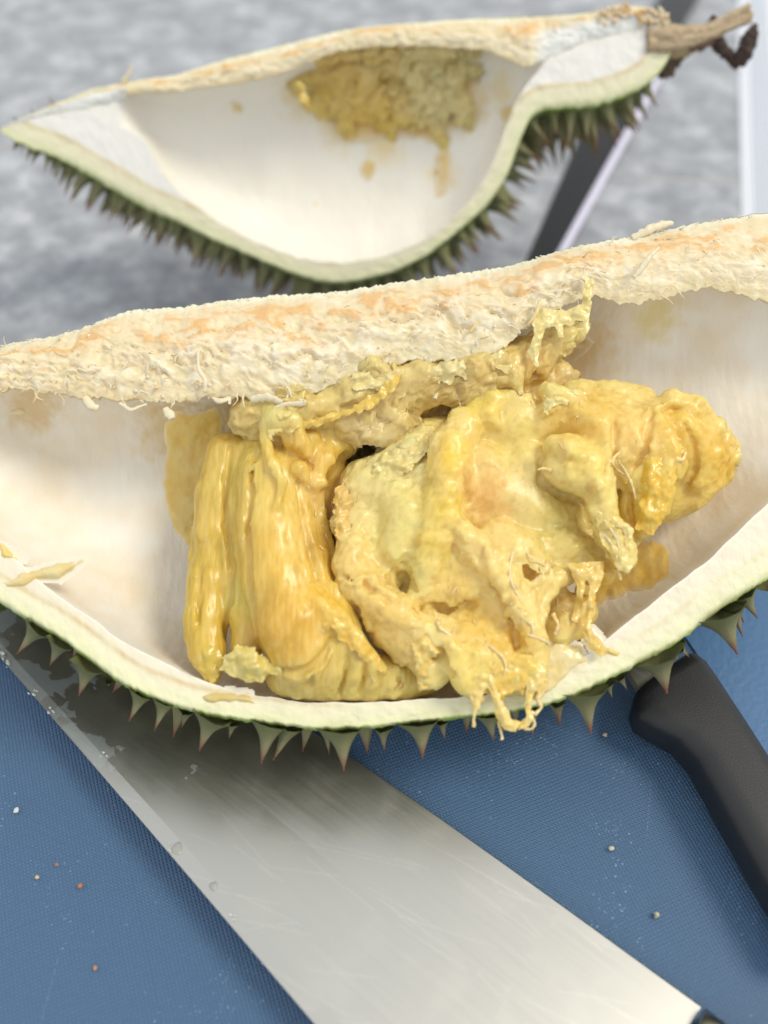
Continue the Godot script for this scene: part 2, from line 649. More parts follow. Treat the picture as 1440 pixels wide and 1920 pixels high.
func build_husk(h: Husk, root: Node3D, o: Dictionary) -> void:
	var f := h.f
	var n := h.n
	var nR := 18
	var nC := 64
	var nL := 8
	var nT: int = o.ridge_rows
	var nB := 44
	var rows := nR + nC + nL + nT + nB + 1
	h.rows = rows
	h.back0 = nR + nC + nL + nT
	var big := noise(0.05, o.seed, 3)
	var mid := noise(0.16, o.seed + 1, 3)
	var fin := noise(0.55, o.seed + 2, 3)
	var pos := PackedVector3Array()
	pos.resize(rows * n)
	var col := PackedColorArray()
	col.resize(rows * n)
	for i in n:
		var u := lerpf(h.u0, h.u1, float(i) / (n - 1))
		var e := minf(i, n - 1 - i) / 10.0
		var soft := clampf(e, 0.0, 1.0)
		var vo: float = h.vo[i] + soft * (0.45 * mid.get_noise_2d(u * 1.6, 50) + 0.35 * fin.get_noise_2d(u, 80))
		var vi: float = h.vi[i] + soft * 0.5 * big.get_noise_2d(u * 2.0, 9)
		var vl: float = h.vl[i] + soft * o.rough * (1.2 * mid.get_noise_2d(u * 1.3, 20) + 0.7 * fin.get_noise_2d(u, 30))
		var vt: float = h.vt[i] + soft * o.rough * (0.5 * mid.get_noise_2d(u * 1.5, 120) + 0.5 * fin.get_noise_2d(u * 1.4, 130))
		var d := h.dep[i]
		var open := clampf(d / 6.0, 0.0, 1.0)
		var vu: float = h.vl[i] + h.under * open
		var ease_ := smoothstep(o.get("calm_from", 900.0) + 20.0, o.get("calm_from", 900.0) - 6.0, u)
		var lipw := h.lip * open * lerpf(0.35, 1.0, ease_) + 0.3
		var span := clampf((vt - vo) / 40.0, 0.02, 1.0)
		for j in rows:
			var v := 0.0
			var w := 0.0
			var c := Color.WHITE
			if j < nR:
				var t := float(j) / nR
				v = lerpf(vo, vi, t)
				w = -1.4 * span * (1.0 - smoothstep(0.0, 0.10, t)) + 0.3 * mid.get_noise_2d(u * 0.7, v) * soft + 0.14 * fin.get_noise_2d(u * 0.4, v) * soft
				# distance from the skin across the cut
				var dist := 99.0
				for k in range(maxi(i - 26, 0), mini(i + 27, n), 2):
					var du := u - lerpf(h.u0, h.u1, float(k) / (n - 1))
					var dv := v - h.vo[k]
					dist = minf(dist, du * du + dv * dv)
				dist = sqrt(dist)
				var wob := 0.8 * mid.get_noise_2d(u * 1.5, v * 1.5) + 0.5 * fin.get_noise_2d(u, v * 0.5)
				var rind := RIND.lerp(Color(0.80, 0.77, 0.55), clampf((dist - 1.0) / 3.5 + 0.5 * wob, 0, 1))
				c = GREEN.lerp(rind, smoothstep(0.1, o.get("green", 0.95), dist + 0.5 * wob))
				var line: float = o.line
				var ln := exp(-pow((dist - line - 0.3 * wob) / 0.75, 2)) * clampf(0.75 + 0.6 * big.get_noise_2d(u * 2.0, 200) - (0.6 if u > o.line_until else 0.0), 0, 1)
				c = c.lerp(Color(0.62, 0.44, 0.22), ln * 0.75)
				c = c.lerp(o.get("inner", Color(0.86, 0.85, 0.80)), smoothstep(line + 0.4, line + 1.6, dist + 0.3 * wob))
			elif j < nR + nC:
				var t := float(j - nR) / nC
				var th := PI * t
				v = (vi + vu) / 2 - (vu - vi) / 2 * spow(cos(th), h.power)
				w = -d * pow(sin(th), h.power)
				w += open * (0.22 * mid.get_noise_3d(u * 0.5, v * 0.5, w * 0.5) + 0.7 * big.get_noise_3d(u, v, w)) * sin(th)
				var s := big.get_noise_3d(u * 0.8, v * 0.8, w * 0.8)
				var s2 := mid.get_noise_3d(u * 0.5, v * 0.9, w * 0.9)
				c = Color(0.90, 0.875, 0.80).lerp(o.stain, clampf(0.5 + 0.9 * s + 0.25 * s2, 0, 1) * o.stained * smoothstep(0.0, 0.4, w / -maxf(d, 1.0)))
			elif j < nR + nC + nL:
				var t := float(j - nR - nC) / nL
				v = lerpf(vu, vl, smoothstep(0.0, 1.0, t))
				w = lipw * t * t
				w += 0.8 * t * o.rough * open * mid.get_noise_2d(u * 1.2, v)
				c = Color(0.68, 0.56, 0.34)
			elif j < h.back0:
				var t := float(j - nR - nC - nL) / nT
				v = lerpf(vl, vt, t)
				var bulge := sin(PI * t)
				w = lipw * (1.0 - t * t) + o.bulge * span * bulge
				var big_ := big.get_noise_3d(u * 0.8, v * 1.5, 60)
				var wu := u + 5.0 * mid.get_noise_2d(u * 0.4, v * 0.4)
				var wv := v + 3.0 * big.get_noise_2d(u * 2.0, v * 2.0 + 40.0)
				var m_ := mid.get_noise_3d(wu * 0.55, wv * 1.3, 70)
				var f_ := fin.get_noise_3d(wu * 0.5, wv * 0.8, 90)
				var torn := smoothstep(0.86, 1.0, 1.0 - absf(mid.get_noise_3d(wu * 0.35, wv * 1.1, 140)))
				w += soft * o.rough * (0.35 + 0.65 * smoothstep(o.get("calm_from", 900.0) + 14.0, o.get("calm_from", 900.0), u)) * (2.0 * big_ * bulge + 1.7 * m_ * (0.35 + bulge) * (1.0 - 0.7 * t) + 0.24 * f_ * (1.3 - t) - 1.1 * torn * bulge * (1.2 - t))
				# the core: cream, with browned and orange stains in a band below its top
				var band := exp(-pow((t - 0.68 - 0.35 * big_) / 0.24, 2))
				var st := clampf(band * (0.60 + 1.9 * m_ + 0.9 * f_) + 0.35 * big_ + 0.25 * torn * bulge, 0, 1)
				c = Color(0.76, 0.67, 0.46).lerp(Color(0.86, 0.83, 0.72), clampf(0.5 + 1.4 * m_ + 1.2 * f_, 0, 1))
				c = c.lerp(Color(0.72, 0.43, 0.14), st * st * 0.6 + st * 0.22)
				c = c.lerp(Color(0.82, 0.81, 0.68), smoothstep(0.86, 1.0, t + 0.1 * m_))
				c = c.lerp(Color(0.74, 0.58, 0.30), clampf((0.25 - t) * 2.0 + m_, 0, 0.6))
				c = Color(c.r, c.g * 0.96, c.b * 0.87)
				if open < 1.0 and t < 0.8:
					c = c.lerp(Color(0.86, 0.85, 0.80), (1.0 - open) * (1.0 - smoothstep(0.5, 0.8, t)))
			else:
				var t := float(j - h.back0) / nB
				var th := PI * t
				v = (vo + vt) / 2 + (vt - vo) / 2 * spow(cos(th), 0.8)
				w = -h.shell * pow(span, 0.6) * pow(sin(th), 0.75) - 1.4 * span * smoothstep(0.7, 1.0, t)
				if o.has("belly"):
					v -= o.belly.sample_baked(float(i) / (n - 1)) * 10.0 * pow(sin(th), 1.3) * smoothstep(0.35, 0.75, t)
				w += 0.7 * mid.get_noise_2d(u, v) * sin(th)
				var q := mid.get_noise_3d(u, v, w)
				c = Color(0.085, 0.085, 0.045).lerp(Color(0.17, 0.14, 0.085), clampf(0.4 + q, 0, 1))
				c = c.lerp(GREEN, smoothstep(0.96, 1.0, t))
			pos[j * n + i] = Vector3(u, v, w)
			col[j * n + i] = c
	# stains that belong to the surface
	for s in o.get("stains", []):
		var q: Vector3 = h.bed(self, s[0], s[1])
		for j in range(nR, nR + nC + nL):
			for i in n:
				var p := pos[j * n + i]
				var e: float = p.distance_squared_to(q) / (s[2] * s[2])
				if e < 4.0:
					var wob := mid.get_noise_3dv(p) + 0.6 * fin.get_noise_3dv(p)
					col[j * n + i] = col[j * n + i].lerp(s[3], clampf((exp(-e) - 0.25 + 0.35 * wob) * 1.6, 0, 1) * 0.8)
	h.pos = pos
	var wp := PackedVector3Array()
	wp.resize(pos.size())
	for i in pos.size():
		wp[i] = f.world(pos[i])
	var names := ["cut_rim", "cavity_lining", "core_ridge", "spiny_rind"]
	var from := [0, nR, nR + nC, h.back0]
	var to := [nR, nR + nC, h.back0, rows - 1]
	var ms := [M.rim, M.lining, M.ridge, M.skin]
	for z in 4:
		var v := wp.slice(from[z] * n, (to[z] + 1) * n)
		var c := col.slice(from[z] * n, (to[z] + 1) * n)
		var idx := PackedInt32Array()
		for j in to[z] - from[z]:
			for i in n - 1:
				var a: int = j * n + i
				idx.append_array([a, a + n, a + 1, a + 1, a + n, a + n + 1])
		o["part_" + names[z]] = commit(names[z], v, idx, c, ms[z], root)

# ---------------------------------------------------------------- spines
var spine_meshes := []
func make_spines() -> void:
	var rng := RandomNumberGenerator.new()
	rng.seed = 5
	for k in 4:
		var v := PackedVector3Array()
		var c := PackedColorArray()
		var idx := PackedInt32Array()
		var sides := 10
		var lv := [0.0, 0.08, 0.18, 0.3, 0.45, 0.62, 0.8, 0.93, 1.0]
		var bend := Vector3(rng.randf_range(-0.25, 0.25), 0, rng.randf_range(-0.25, 0.25))
		for t in lv:
			var r := 0.50 * pow(1.0 - t, 0.9) + 0.52 * pow(maxf(1.0 - t / 0.6, 0.0), 2.2)
			r = maxf(r, 0.035)
			for s in sides:
				var a: float = TAU * s / sides
				var edge: float = 1.0 + 0.13 * cos(a * 4.0 + k) + 0.05 * cos(a * 9.0)
				v.append(Vector3(cos(a) * r * edge, t, sin(a) * r * edge) + bend * t * t * 0.9)
				var gr := Color(0.19, 0.205, 0.075).lerp(Color(0.33, 0.31, 0.17), clampf(t * 1.4 + 0.2 * cos(a * 4.0 + k), 0, 1))
				gr = gr.lerp(Color(0.24, 0.10, 0.055), smoothstep(0.55, 0.95, t))
				gr = gr.lerp(Color(0.21, 0.25, 0.08), smoothstep(0.18, 0.0, t))
				c.append(gr)
		for i in lv.size() - 1:
			for s in sides:
				var a := i * sides + s
				var b := i * sides + (s + 1) % sides
				idx.append_array([a, a + sides, b, b, a + sides, b + sides])
		v.append(Vector3(0, 1.02, 0) + bend * 0.92)
		c.append(Color(0.2, 0.08, 0.04))
		var top := (lv.size() - 1) * sides
		for s in sides:
			idx.append_array([top + s, v.size() - 1, top + (s + 1) % sides])
		var a := []
		a.resize(Mesh.ARRAY_MAX)
		a[Mesh.ARRAY_VERTEX] = v
		a[Mesh.ARRAY_NORMAL] = normals(v, idx)
		a[Mesh.ARRAY_COLOR] = c
		a[Mesh.ARRAY_INDEX] = idx
		var m := ArrayMesh.new()
		m.add_surface_from_arrays(Mesh.PRIMITIVE_TRIANGLES, a)
		m.surface_set_material(0, M.skin)
		spine_meshes.append(m)

func spine(parent: Node3D, root: Node3D, foot: Vector3, tip: Vector3, r: float, k: int) -> void:
	var o := MeshInstance3D.new()
	o.name = "spine"
	o.mesh = spine_meshes[k % spine_meshes.size()]
	var y := tip - foot
	var d := y.normalized()
	var x := d.cross(Vector3(0.3, 0.2, 1.0)).normalized().rotated(d, k * 1.3)
	var z := x.cross(d)
	o.transform = Transform3D(Basis(x * r, y, z * r), foot - root.position)
	parent.add_child(o, true)

func shell_point(h: Husk, i: int, j: int) -> Vector3:
	return h.f.world(h.pos[j * h.n + i])

func shell_normal(h: Husk, i: int, j: int) -> Vector3:
	var a := shell_point(h, mini(i + 3, h.n - 1), j) - shell_point(h, maxi(i - 3, 0), j)
	var b := shell_point(h, i, mini(j + 1, h.rows - 1)) - shell_point(h, i, maxi(j - 1, h.back0))
	return a.cross(b).normalized()

# rows of spines over the outside of a husk, from the cut rim backwards
func spine_field(h: Husk, root: Node3D, part: Node3D, o: Dictionary) -> int:
	var rng := RandomNumberGenerator.new()
	rng.seed = o.seed
	var count := 0
	var used: Array = o.get("used", [])
	for ring in o.rings.size():
		var back: float = o.rings[ring]
		var x: float = h.u0 + o.margin
		while x < h.u1 - o.margin:
			var i := int((x - h.u0) / (h.u1 - h.u0) * (h.n - 1))
			# walk from the rim along the shell until the wanted distance
			var j := h.rows - 1
			var run := 0.0
			var want := back + rng.randf_range(-1.2, 1.2)
			while j > h.back0 + 4 and run < want:
				run += h.pos[j * h.n + i].distance_to(h.pos[(j - 1) * h.n + i])
				j -= 1
			x += o.step * rng.randf_range(0.75, 1.3)
			if run < want * 0.8 or count >= o.most:
				continue
			var p := shell_point(h, i, j)
			var nn := shell_normal(h, i, j)
			var len_: float = o.length * rng.randf_range(0.75, 1.2) * clampf((h.vt[i] - h.vo[i]) / 26.0, 0.35, 1.0)
			var near := false
			for q in used:
				if p.distance_to(q) < 0.0042:
					near = true
			if near:
				continue
			var tip: Vector3 = p + (nn + Vector3(rng.randf_range(-0.15, 0.15), rng.randf_range(-0.1, 0.1), rng.randf_range(-0.15, 0.15))).normalized() * len_
			var low: float = o.level + 0.0005
			if tip.y < low:
				if p.y - low < 0.003:
					continue
				tip = p + (tip - p) * ((p.y - low) / (p.y - tip.y))
			spine(part, root, p - nn * 0.0008, tip, len_ * o.fat * rng.randf_range(0.85, 1.15), rng.randi_range(0, 3))
			count += 1
	return count

# ---------------------------------------------------------------- flesh left lying on the lining
func inside_distance(poly: PackedVector2Array, p: Vector2) -> float:
	var d := 1e9
	for i in poly.size():
		var q := Geometry2D.get_closest_point_to_segment(p, poly[i], poly[(i + 1) % poly.size()])
		d = minf(d, p.distance_squared_to(q))
	d = sqrt(d)
	return d if Geometry2D.is_point_in_polygon(p, poly) else -d

func smear(called: String, h: Husk, poly: PackedVector2Array, thick: float, ca: Color, cb: Color, parent: Node, seed_: int, on_rim := false, step := 4.0, thin := 15.0) -> void:
	if on_rim:
		thin = 2.0
	var lo := poly[0]
	var hi := poly[0]
	for p in poly:
		lo = lo.min(p)
		hi = hi.max(p)
	lo -= Vector2.ONE * 16
	hi += Vector2.ONE * 16
	var nx := int((hi.x - lo.x) / step) + 1
	var ny := int((hi.y - lo.y) / step) + 1
	var nz := noise(0.016, seed_, 3)
	var lump := noise(0.02, seed_ + 1, 3)
	var v := PackedVector3Array()
	var c := PackedColorArray()
	var keep := PackedByteArray()
	for y in ny:
		for x in nx:
			var p := lo + Vector2(x, y) * step
			var wob := nz.get_noise_2dv(p)
			var d := inside_distance(poly, p) + 9.0 * wob
			var t := smoothstep(-1.0, 22.0, d)
			var l := lump.get_noise_2dv(p)
			var q: Vector3 = on_frame(h.f, p.x, p.y, 0.4) if on_rim else h.bed(self, p.x, p.y)
			var e := EYE - h.f.o
			var to := (Vector3(e.dot(h.f.u), e.dot(h.f.v), e.dot(h.f.n)) * 1000.0 - q).normalized()
			q += to.lerp(Vector3(0, 0, 1), 0.4) * (-0.9 + 0.9 * minf(t * 6.0, 1.0) + thick * t * (1.0 + 0.9 * l + 0.5 * wob))
			v.append(h.f.world(q))
			c.append(Color(0.84, 0.78, 0.62).lerp(ca.lerp(cb, clampf(0.5 + 1.1 * l + 0.3 * wob, 0, 1)), smoothstep(0.0, thin, d)))
			keep.append(1 if d > -10.0 else 0)
	var idx := PackedInt32Array()
	for y in ny - 1:
		for x in nx - 1:
			var a := y * nx + x
			if keep[a] and keep[a + 1] and keep[a + nx] and keep[a + nx + 1]:
				idx.append_array([a, a + 1, a + nx, a + 1, a + nx + 1, a + nx])
	commit(called, v, idx, c, M.film, parent)

# ---------------------------------------------------------------- the place
func _ready() -> void:
	set_stage()
	make_materials()
	build_table()
	build_board()
	make_spines()
	build_front()
	build_rear()
	build_knives()
	build_crumbs()

func slab(lo: Vector3, hi: Vector3, bevel: float) -> Array:
	# a box with a chamfered top edge
	var v := PackedVector3Array()
	var idx := PackedInt32Array()
	var add := func(a: Vector3, b: Vector3, c: Vector3, d: Vector3):
		var s := v.size()
		v.append_array([a, b, c, d])
		idx.append_array([s, s + 1, s + 2, s, s + 2, s + 3])
	var ring := func(y: float, i: float) -> Array:
		return [Vector3(lo.x + i, y, lo.z + i), Vector3(hi.x - i, y, lo.z + i), Vector3(hi.x - i, y, hi.z - i), Vector3(lo.x + i, y, hi.z - i)]
	var r0: Array = ring.call(lo.y, 0.0)
	var r1: Array = ring.call(hi.y - bevel, 0.0)
	var r2: Array = ring.call(hi.y - bevel * 0.3, bevel * 0.3)
	var r3: Array = ring.call(hi.y, bevel)
	for p in [[r0, r1], [r1, r2], [r2, r3]]:
		for i in 4:
			add.call(p[0][i], p[1][i], p[1][(i + 1) % 4], p[0][(i + 1) % 4])
	add.call(r3[0], r3[3], r3[2], r3[1])
	add.call(r0[0], r0[1], r0[2], r0[3])
	for t in range(0, idx.size(), 3):
		var sw := idx[t + 1]
		idx[t + 1] = idx[t + 2]
		idx[t + 2] = sw
	return [v, idx]

func build_table() -> void:
	var table_ := base("tiled_table", Vector3(0.18, -0.022, -0.42))
	table_.set_meta("kind", "structure")
	var grout := mat(Color(0.66, 0.665, 0.67), 0.9)
	relief(grout, noise_tex(256, 0.08, 41, 3), 0.05, 20.0)
	var s := slab(Vector3(-1.4, -0.05, -1.6), Vector3(0.24, -0.0124, 0.6), 0.001)
	commit("grout_bed", s[0], s[1], PackedColorArray(), grout, table_)
	var g := Gradient.new()
	g.offsets = PackedFloat32Array([0.0, 0.35, 0.55, 0.72, 1.0])
	g.colors = PackedColorArray([Color(0.56, 0.575, 0.60), Color(0.63, 0.645, 0.67), Color(0.67, 0.685, 0.705), Color(0.73, 0.745, 0.765), Color(0.82, 0.83, 0.845)])
	var stone := noise_tex(1024, 0.011, 43, 6, g)
	(stone.noise as FastNoiseLite).domain_warp_enabled = true
	(stone.noise as FastNoiseLite).domain_warp_amplitude = 40.0
	(stone.noise as FastNoiseLite).domain_warp_frequency = 0.008
	var m := mat(Color(1, 1, 1), 0.42)
	m.albedo_texture = stone
	m.heightmap_enabled = true
	m.heightmap_texture = noise_tex(512, 0.03, 44, 4)
	m.heightmap_scale = 0.03
	m.uv1_triplanar = true
	m.uv1_scale = Vector3.ONE * 3.1
	m.detail_enabled = true
	m.detail_blend_mode = BaseMaterial3D.BLEND_MODE_MUL
	m.detail_albedo = noise_tex(512, 0.02, 45, 5, ramp2(Color(0.85, 0.855, 0.865), Color(1.0, 1.0, 1.0)))
	m.detail_uv_layer = BaseMaterial3D.DETAIL_UV_2
	m.uv2_triplanar = true
	m.uv2_scale = Vector3.ONE * 11.0
	var size := 0.62
	for ix in 3:
		for iz in 3:
			var x1 := 0.1875 + 0.05 - ix * size
			var z1 := 0.1915 - iz * size + (size if iz == 0 else 0.0) * 0.0
			var t := slab(Vector3(x1 - size + 0.0025, -0.03, z1 - size + 0.0025), Vector3(x1, -0.012, z1), 0.0008)
			commit("tile", t[0], t[1], PackedColorArray(), m, table_)
	table_.rotation.y = deg_to_rad(-5.0)
	# ribbed white edge strip along the right of the tiles
	var st := base("edge_strip", Vector3(0.19, -0.022, -0.425), "white ribbed plastic strip along the right edge of the grey tiles", "edge trim")
	var v := PackedVector3Array()
	var idx := PackedInt32Array()
	var prof := []
	prof.append(Vector2(0.1885, -0.03))
	prof.append(Vector2(0.1885, -0.0115))
	prof.append(Vector2(0.1945, -0.0105))
	for k in 5:
		var x := 0.1955 + k * 0.0022
		prof.append_array([Vector2(x, -0.0118), Vector2(x + 0.0004, -0.0103), Vector2(x + 0.0014, -0.0103), Vector2(x + 0.0018, -0.0118)])
	prof.append_array([Vector2(0.2072, -0.0103), Vector2(0.213, -0.0115), Vector2(0.214, -0.03)])
	for p in prof:
		v.append(Vector3(p.x, p.y, 0.6))
		v.append(Vector3(p.x, p.y, -1.6))
	# each face keeps its own corners, so the ribs stay crisp
	var fv := PackedVector3Array()
	for k in prof.size() - 1:
		var a := k * 2
		for q in [a, a + 2, a + 3, a + 1]:
			fv.append(v[q])
		var b := k * 4
		idx.append_array([b, b + 2, b + 1, b, b + 3, b + 2])
	commit("strip", fv, idx, PackedColorArray(), mat(Color(0.86, 0.88, 0.91), 0.35), st)
	st.rotation.y = deg_to_rad(-13.4)
	# the ledge that the strip runs beside
	var led := slab(Vector3(0.216, -0.05, -1.6), Vector3(1.0, -0.0155, 0.6), 0.002)
	var lm := mat(Color(0.72, 0.74, 0.77), 0.5)
	relief(lm, noise_tex(256, 0.05, 46, 3), 0.02, 9.0)
	var lo := commit("grey_ledge", led[0], led[1], PackedColorArray(), lm, self)
	lo.transform = Transform3D(Basis(Vector3.UP, deg_to_rad(-13.4)), Vector3(0.19, 0, -0.425)) * Transform3D(Basis(), -Vector3(0.19, 0, -0.425))
	lo.set_meta("kind", "structure")

const BOARD_YAW := 0.371
func board_point(a: float, b: float, y: float) -> Vector3:
	# a to the right across the board, b towards the viewer along it
	var e2 := Vector3(cos(BOARD_YAW), 0, -sin(BOARD_YAW))
	var e1 := Vector3(sin(BOARD_YAW), 0, cos(BOARD_YAW))
	return e2 * a + e1 * b + Vector3(0, y, 0)

func build_board() -> void:
	var root := base("cutting_board", board_point(-0.02, -0.05, -0.012), "blue plastic cutting board with a fine dotted surface under the front durian half", "cutting board")
	var rng := RandomNumberGenerator.new()
	rng.seed = 21
	# base colour with scuffs on the tops of the dots
	var N := 1536
	var side := 0.30
	var img := Image.create(N, N, false, Image.FORMAT_RGB8)
	var bl := Color(0.30, 0.43, 0.565)
	img.fill(bl)
	var cl := noise(0.006, 22, 3)
	var pitch := N * 0.00098 / side
	var cells := int(N / pitch)
	for y in cells:
		for x in cells:
			var px := int(x * pitch)
			var py := int(y * pitch)
			var s := cl.get_noise_2d(px, py)
			var tone := 0.5 + 0.5 * rng.randf()
			var cc := bl.lerp(Color(0.42, 0.56, 0.72), 0.16 + 0.26 * tone)
			img.fill_rect(Rect2i(px + 1, py + 1, 3, 3), cc)
			if rng.randf() < clampf(s * 0.8 - 0.12, 0.003, 0.25):
				var wh := Color(0.40, 0.54, 0.70).lerp(Color(0.72, 0.80, 0.87), rng.randf() * rng.randf())
				img.fill_rect(Rect2i(px + rng.randi_range(0, 3), py + rng.randi_range(0, 3), rng.randi_range(1, 3), rng.randi_range(1, 2)), wh)
	for k in 60:
		# knife scratches
		var p := Vector2(rng.randf() * N, rng.randf() * N)
		var d := Vector2.from_angle(rng.randf() * TAU)
		for t in rng.randi_range(30, 170):
			p += d
			if rng.randf() < 0.45 and p.x > 0 and p.y > 0 and p.x < N and p.y < N:
				img.set_pixel(int(p.x), int(p.y), bl.lerp(Color(0.55, 0.68, 0.82), 0.35 + 0.5 * rng.randf()))
	var tex := ImageTexture.create_from_image(img)
	# one dot of the relief, repeated
	var dot := Image.create(64, 64, false, Image.FORMAT_L8)
	for y in 64:
		for x in 64:
			var a := absf(x - 31.5) / 32.0
			var b := absf(y - 31.5) / 32.0
			var d := pow(pow(a, 3.0) + pow(b, 3.0), 1.0 / 3.0)
			var hgt := smoothstep(0.92, 0.45, d)
			dot.set_pixel(x, y, Color(hgt, hgt, hgt))
	var m := mat(Color.WHITE, 0.36)
	m.detail_enabled = true
	m.detail_albedo = tex
	m.detail_uv_layer = BaseMaterial3D.DETAIL_UV_2
	m.heightmap_enabled = true
	m.heightmap_scale = 0.035
	m.heightmap_texture = ImageTexture.create_from_image(dot)
	# the board itself: a smooth rounded body, with the dotted field let into its top
	var smooth_ := mat(Color(0.32, 0.47, 0.64), 0.3)
	relief(smooth_, noise_tex(256, 0.04, 24, 3), 0.01, 30.0)
	var a0 := -0.30
	var a1 := 0.186
	var b0 := -0.215
	var b1 := 0.16
	var v := PackedVector3Array()
	var idx := PackedInt32Array()
	var outline := func(inset: float) -> PackedVector2Array:
		var out := PackedVector2Array()
		var r := 0.022
		for q in [[a1 - r, b1 - r, 0.0], [a0 + r, b1 - r, PI / 2], [a0 + r, b0 + r, PI], [a1 - r, b0 + r, PI * 1.5]]:
			for s in 9:
				var t: float = q[2] + s * PI / 16
				out.append(Vector2(q[0] + cos(t) * (r - inset), q[1] + sin(t) * (r - inset)))
		return out
	var lev := [[-0.0115, 0.002], [-0.0095, 0.0], [-0.002, 0.0], [-0.0006, 0.0006], [-0.00005, 0.002]]
	for l in lev:
		for p in outline.call(l[1]):
			v.append(board_point(p.x, p.y, l[0]))
	var n := 36
	for l in lev.size() - 1:
		for i in n:
			var a := l * n + i
			var b := l * n + (i + 1) % n
			idx.append_array([a, b, a + n, b, b + n, a + n])
	# top border frame down to the dotted field, whose edge is a shallow step
	var in_a := [a0 + 0.043, 0.1429]
	var in_b := [b0 + 0.043, b1 - 0.043]
	var top := (lev.size() - 1) * n
	var inner := PackedVector2Array()
	for p in outline.call(0.002):
		inner.append(Vector2(clampf(p.x, in_a[0], in_a[1]), clampf(p.y, in_b[0], in_b[1])))
	var s0 := v.size()
	for p in inner:
		v.append(board_point(p.x, p.y, -0.00005))
	for i in n:
		var j := (i + 1) % n
		idx.append_array([top + i, top + j, s0 + i, top + j, s0 + j, s0 + i])
	for t in range(0, idx.size(), 3):
		var sw := idx[t + 1]
		idx[t + 1] = idx[t + 2]
		idx[t + 2] = sw
	commit("board_body", v, idx, PackedColorArray(), smooth_, root)
	# dotted field, 0.7 mm lower than the border
	var fv := PackedVector3Array()
	var uv := PackedVector2Array()
	var uv2 := PackedVector2Array()
	var fi := PackedInt32Array()
	var corners := [[in_a[0], in_b[0]], [in_a[1], in_b[0]], [in_a[1], in_b[1]], [in_a[0], in_b[1]]]
	for k in 4:
		fv.append(board_point(corners[k][0], corners[k][1], -0.0008))
		uv.append(Vector2(corners[k][0], corners[k][1]) / 0.00098)
		uv2.append(Vector2((corners[k][0] + 0.15) / side, (corners[k][1] + 0.2) / side))
	fi.append_array([0, 1, 2, 0, 2, 3])
	for k in 4:
		var a = corners[k]
		var b = corners[(k + 1) % 4]
		var s := fv.size()
		for q in [[a, -0.0008], [b, -0.0008], [b, -0.00005], [a, -0.00005]]:
			fv.append(board_point(q[0][0], q[0][1], q[1]))
			uv.append(Vector2(0.02, 0.02))
			uv2.append(Vector2(0.5, 0.5))
		fi.append_array([s, s + 2, s + 1, s, s + 3, s + 2])
	commit("dotted_field", fv, fi, PackedColorArray(), m, root, uv, PackedVector3Array(), uv2)

# ---------------------------------------------------------------- the front durian half
func poly(a: Array) -> PackedVector2Array:
	var out := PackedVector2Array()
	for i in range(0, a.size(), 2):
		out.append(Vector2(a[i], a[i + 1]))
	return out

func pairs(a: Array) -> Array:
	var out := []
	for i in range(0, a.size(), 2):
		out.append(Vector2(a[i], a[i + 1]))
	return out

var front: Husk
var front_root: Node3D

